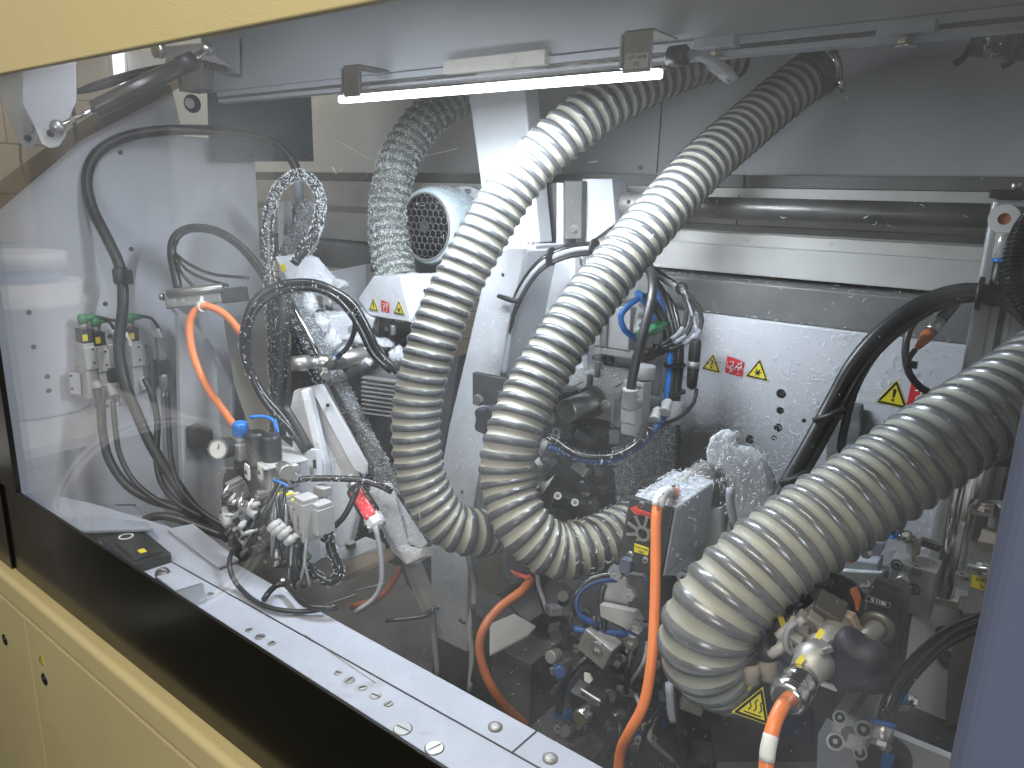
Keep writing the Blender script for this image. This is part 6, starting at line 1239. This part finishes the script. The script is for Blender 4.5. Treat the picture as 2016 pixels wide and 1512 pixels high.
chips([dusty_loop], 3000, lambda p: min(1, .25+.75*max(0, (p[2]-(RZ-.12))/.2)), (.004, .008), .0013, label='shavings stuck along the tallest looped cable', stand=.5)
chips([chain, r1, r2], 520, blobs((P(540, 620, 1.5), .16, 1.), (P(560, 740, 1.5), .12, .4), (P(650, 580, 1.44), .1, .2)), (.003, .007), label='shavings speckling the round loop cables')
chips([dl, lvl], 420, None, (.004, .008), label='shavings on the tubes near the column foot', stand=.6)
chips([hp1], 3200, None, (.005, .011), label='shavings caking the fuzzy grey column', stand=.9)
chips([c1, cl], 340, None, (.006, .012), label='shavings on the dark oily casting', stand=.5)
chips([cv1], 900, blobs((P(1415, 870, 1.17), .045, 1.5), (P(1410, 905, 1.17), .04, 1.2), (P(1480, 920, 1.17), .05, .9), (P(1470, 1000, 1.17), .1, .25)), (.006, .012), label='shavings heaped on the curved white casting', stand=.6)
chips([svm, svb], 700, lambda p: 1 if p[2] > SVp(1325, 1010)[2] else .12, (.006, .012), label='curls heaped over the servo drive', up=.4, stand=.6)
chips([blk0], 420, lambda p: 1 if p[1] > CYY+.03 else .15, (.005, .010), label='curls on top of the steel slide block', up=.95)
chips([blt, blk2], 130, None, (.006, .011), label='curls on the sagging tubes', stand=.7)
chips([deck], 450, lambda p: .9 if p[0] > -1.05 else .12, (.004, .008), .0005, lift=.0005, label='sparse shavings on the white deck', up=1, stand=.05)
chips([shf], 50, None, (.008, .014), label='single curls along the dark steel shaft')
chips([lbk, fbx, dcab], 260, None, (.006, .011), label='curls on the dark lower castings', stand=.4)
chips([bpy.data.objects['floor_pan']], 1500, lambda p: 1 if -1.3 < p[0] < 0 and p[1] < 1.4 else 0, (.006, .012), label='shavings on the dark machine floor', up=1)
# pile near the pivot tube
_pm = MB()
for i, (x, y, d, r, sc_2) in enumerate(((785, 700, 1.62, .022, (1, 1, .8)), (700, 668, 1.72, .026, (1.6, 1, .5)), (672, 690, 1.66, .018, (1.6, 1, .6)), (745, 676, 1.70, .024, (1.6, 1, .4)), (630, 640, 1.66, .020, (1, 1, 1.2)), (655, 672, 1.64, .018, (1, 1, 1.3)), (650, 590, 1.72, .02, (1.2, 1, .6)), (668, 560, 1.74, .016, (1.4, 1, .6)), (610, 600, 1.64, .014, (1, 1, 1.6)), (715, 640, 1.72, .016, (1, 1, .6)), (720, 712, 1.56, .012, (1.5, 1, .6)))): lump(_pm, P(x, y, d), r, sc_2, i)
pile = _pm.obj('shavings_pile', 'white_rough'); tag(pile, 'soft piles of shavings around the pivot tube', 'plastic shavings', kind='stuff')
chips([pile], 7000, None, (.004, .009), .0009, label='loose curls over the piles at the pivot tube', stand=.9)

# small clutter in the dark lower centre
lc = thing('lower_mechanism', P(1230, 1420, 1.1), 'dim clutter of small dark machine parts at the bottom centre', 'mechanism')
for k in range(125):
    px = rs.uniform(1090, 1400); py = rs.uniform(1180, 1500)
    if py < 1300 and px > 1300: continue
    d = 1.20+rs.uniform(-.06, .06); mt = rs.choice(['dark_cast', 'steel_dark', 'steel_dark', 'rubber', 'steel_dull', 'dark_cast', 'blue_dark'])
    t = rs.random(); R_ = rot(rs.uniform(-30, 30), rs.uniform(-30, 30), rs.uniform(-40, 40))
    if t < .5: MB().box(P(px, py, d), (rs.uniform(.006, .038), .02, rs.uniform(.006, .03)), R_).obj('block', mt, lc, bevel=.0015)
    elif t < .8: MB().cyl(P(px, py, d), P(px, py, d)+R_@np.array([0, -.02, .01]), rs.uniform(.004, .011), n=18).obj('boss', mt, lc)
    else: MB().ring(P(px, py, d-.02), R_@(-ey), .003, .007, .005, 6).obj('nut', 'steel_dull', lc)
for k in range(9):
    x, y = rs.uniform(1110, 1380), rs.uniform(1210, 1420)
    MB().tube([P(x, y, 1.12), P(x+rs.uniform(-40, 30), y+40, 1.10), P(x+rs.uniform(-50, 40), y+90, 1.13)], rs.uniform(.0025, .005), 8).obj('tube', rs.choice(['rubber', 'black_gloss', 'cable_grey']), lc)
rm = thing('rear_mechanism', P(1140, 960, 1.35), 'dark clutter of fixings inside the bend of the middle hose', 'mechanism')
for k in range(34):
    px = rs.uniform(1050, 1210); py = rs.uniform(845, 1010); d = 1.33+rs.uniform(-.04, .04); R_ = rot(rs.uniform(-30, 30), rs.uniform(-30, 30), rs.uniform(-40, 40))
    if rs.random() < .6: MB().box(P(px, py, d), (rs.uniform(.01, .04), .02, rs.uniform(.008, .03)), R_).obj('block', rs.choice(['dark_cast', 'steel_dark', 'black', 'steel_dull']), rm, bevel=.0015)
    else: MB().bolt(P(px, py, d-.02), R_@(-ey), rs.uniform(.004, .007), .005).obj('bolt', rs.choice(['steel_dark', 'steel_dull', 'steel']), rm)
lr = thing('left_mechanism', P(700, 700, 1.7), 'grey clutter of slides and studs half buried behind the round cable loop', 'mechanism')
for k in range(34):
    px = rs.uniform(600, 790); py = rs.uniform(580, 720); d = 1.74+rs.uniform(-.03, .05); R_ = rot(rs.uniform(-20, 20), rs.uniform(-20, 20), rs.uniform(-40, 40))
    if rs.random() < .65: MB().box(P(px, py, d), (rs.uniform(.012, .05), .03, rs.uniform(.01, .03)), R_).obj('block', rs.choice(['dark_cast', 'steel_dull', 'steel_dark', 'white', 'valve_grey']), lr, bevel=.0015)
    else: MB().cyl(P(px, py, d-.03), P(px, py, d-.03)+ez*rs.uniform(.01, .03), rs.uniform(.004, .009), n=18).obj('stud', rs.choice(['steel', 'steel_dull', 'copper', 'steel_dark']), lr)

ur = thing('underhose_mechanism', P(1560, 1180, .95), 'dark fixings and leads crowded in the shadow under the large hose', 'mechanism')
for k in range(48):
    px = rs.uniform(1530, 1700); py = rs.uniform(1150, 1330)
    if py < 1760-.42*px*1.0 and px < 1600 and py < 1180: continue
    d = .93+rs.uniform(-.04, .05); R_ = rot(rs.uniform(-30, 30), rs.uniform(-30, 30), rs.uniform(-40, 40)); t = rs.random()
    if t < .55: MB().box(P(px, py, d), (rs.uniform(.006, .026), .016, rs.uniform(.006, .022)), R_).obj('block', rs.choice(['steel_dark', 'steel_dull', 'rail_dark', 'valve_grey', 'black']), ur, bevel=.001)
    elif t < .8: MB().lathe(P(px, py, d), R_@np.array([-.3, -.8, .3]), [(0, .004), (.003, .007), (.015, .007), (.017, .0045)], 16).obj('fitting', rs.choice(['valve_grey', 'steel_dull', 'black']), ur)
    else: MB().tube([P(px, py, d), P(px+rs.uniform(-20, 20), py+25, d-.01), P(px+rs.uniform(-30, 30), py+55, d)], .003, 8).obj('lead', 'rubber', ur)
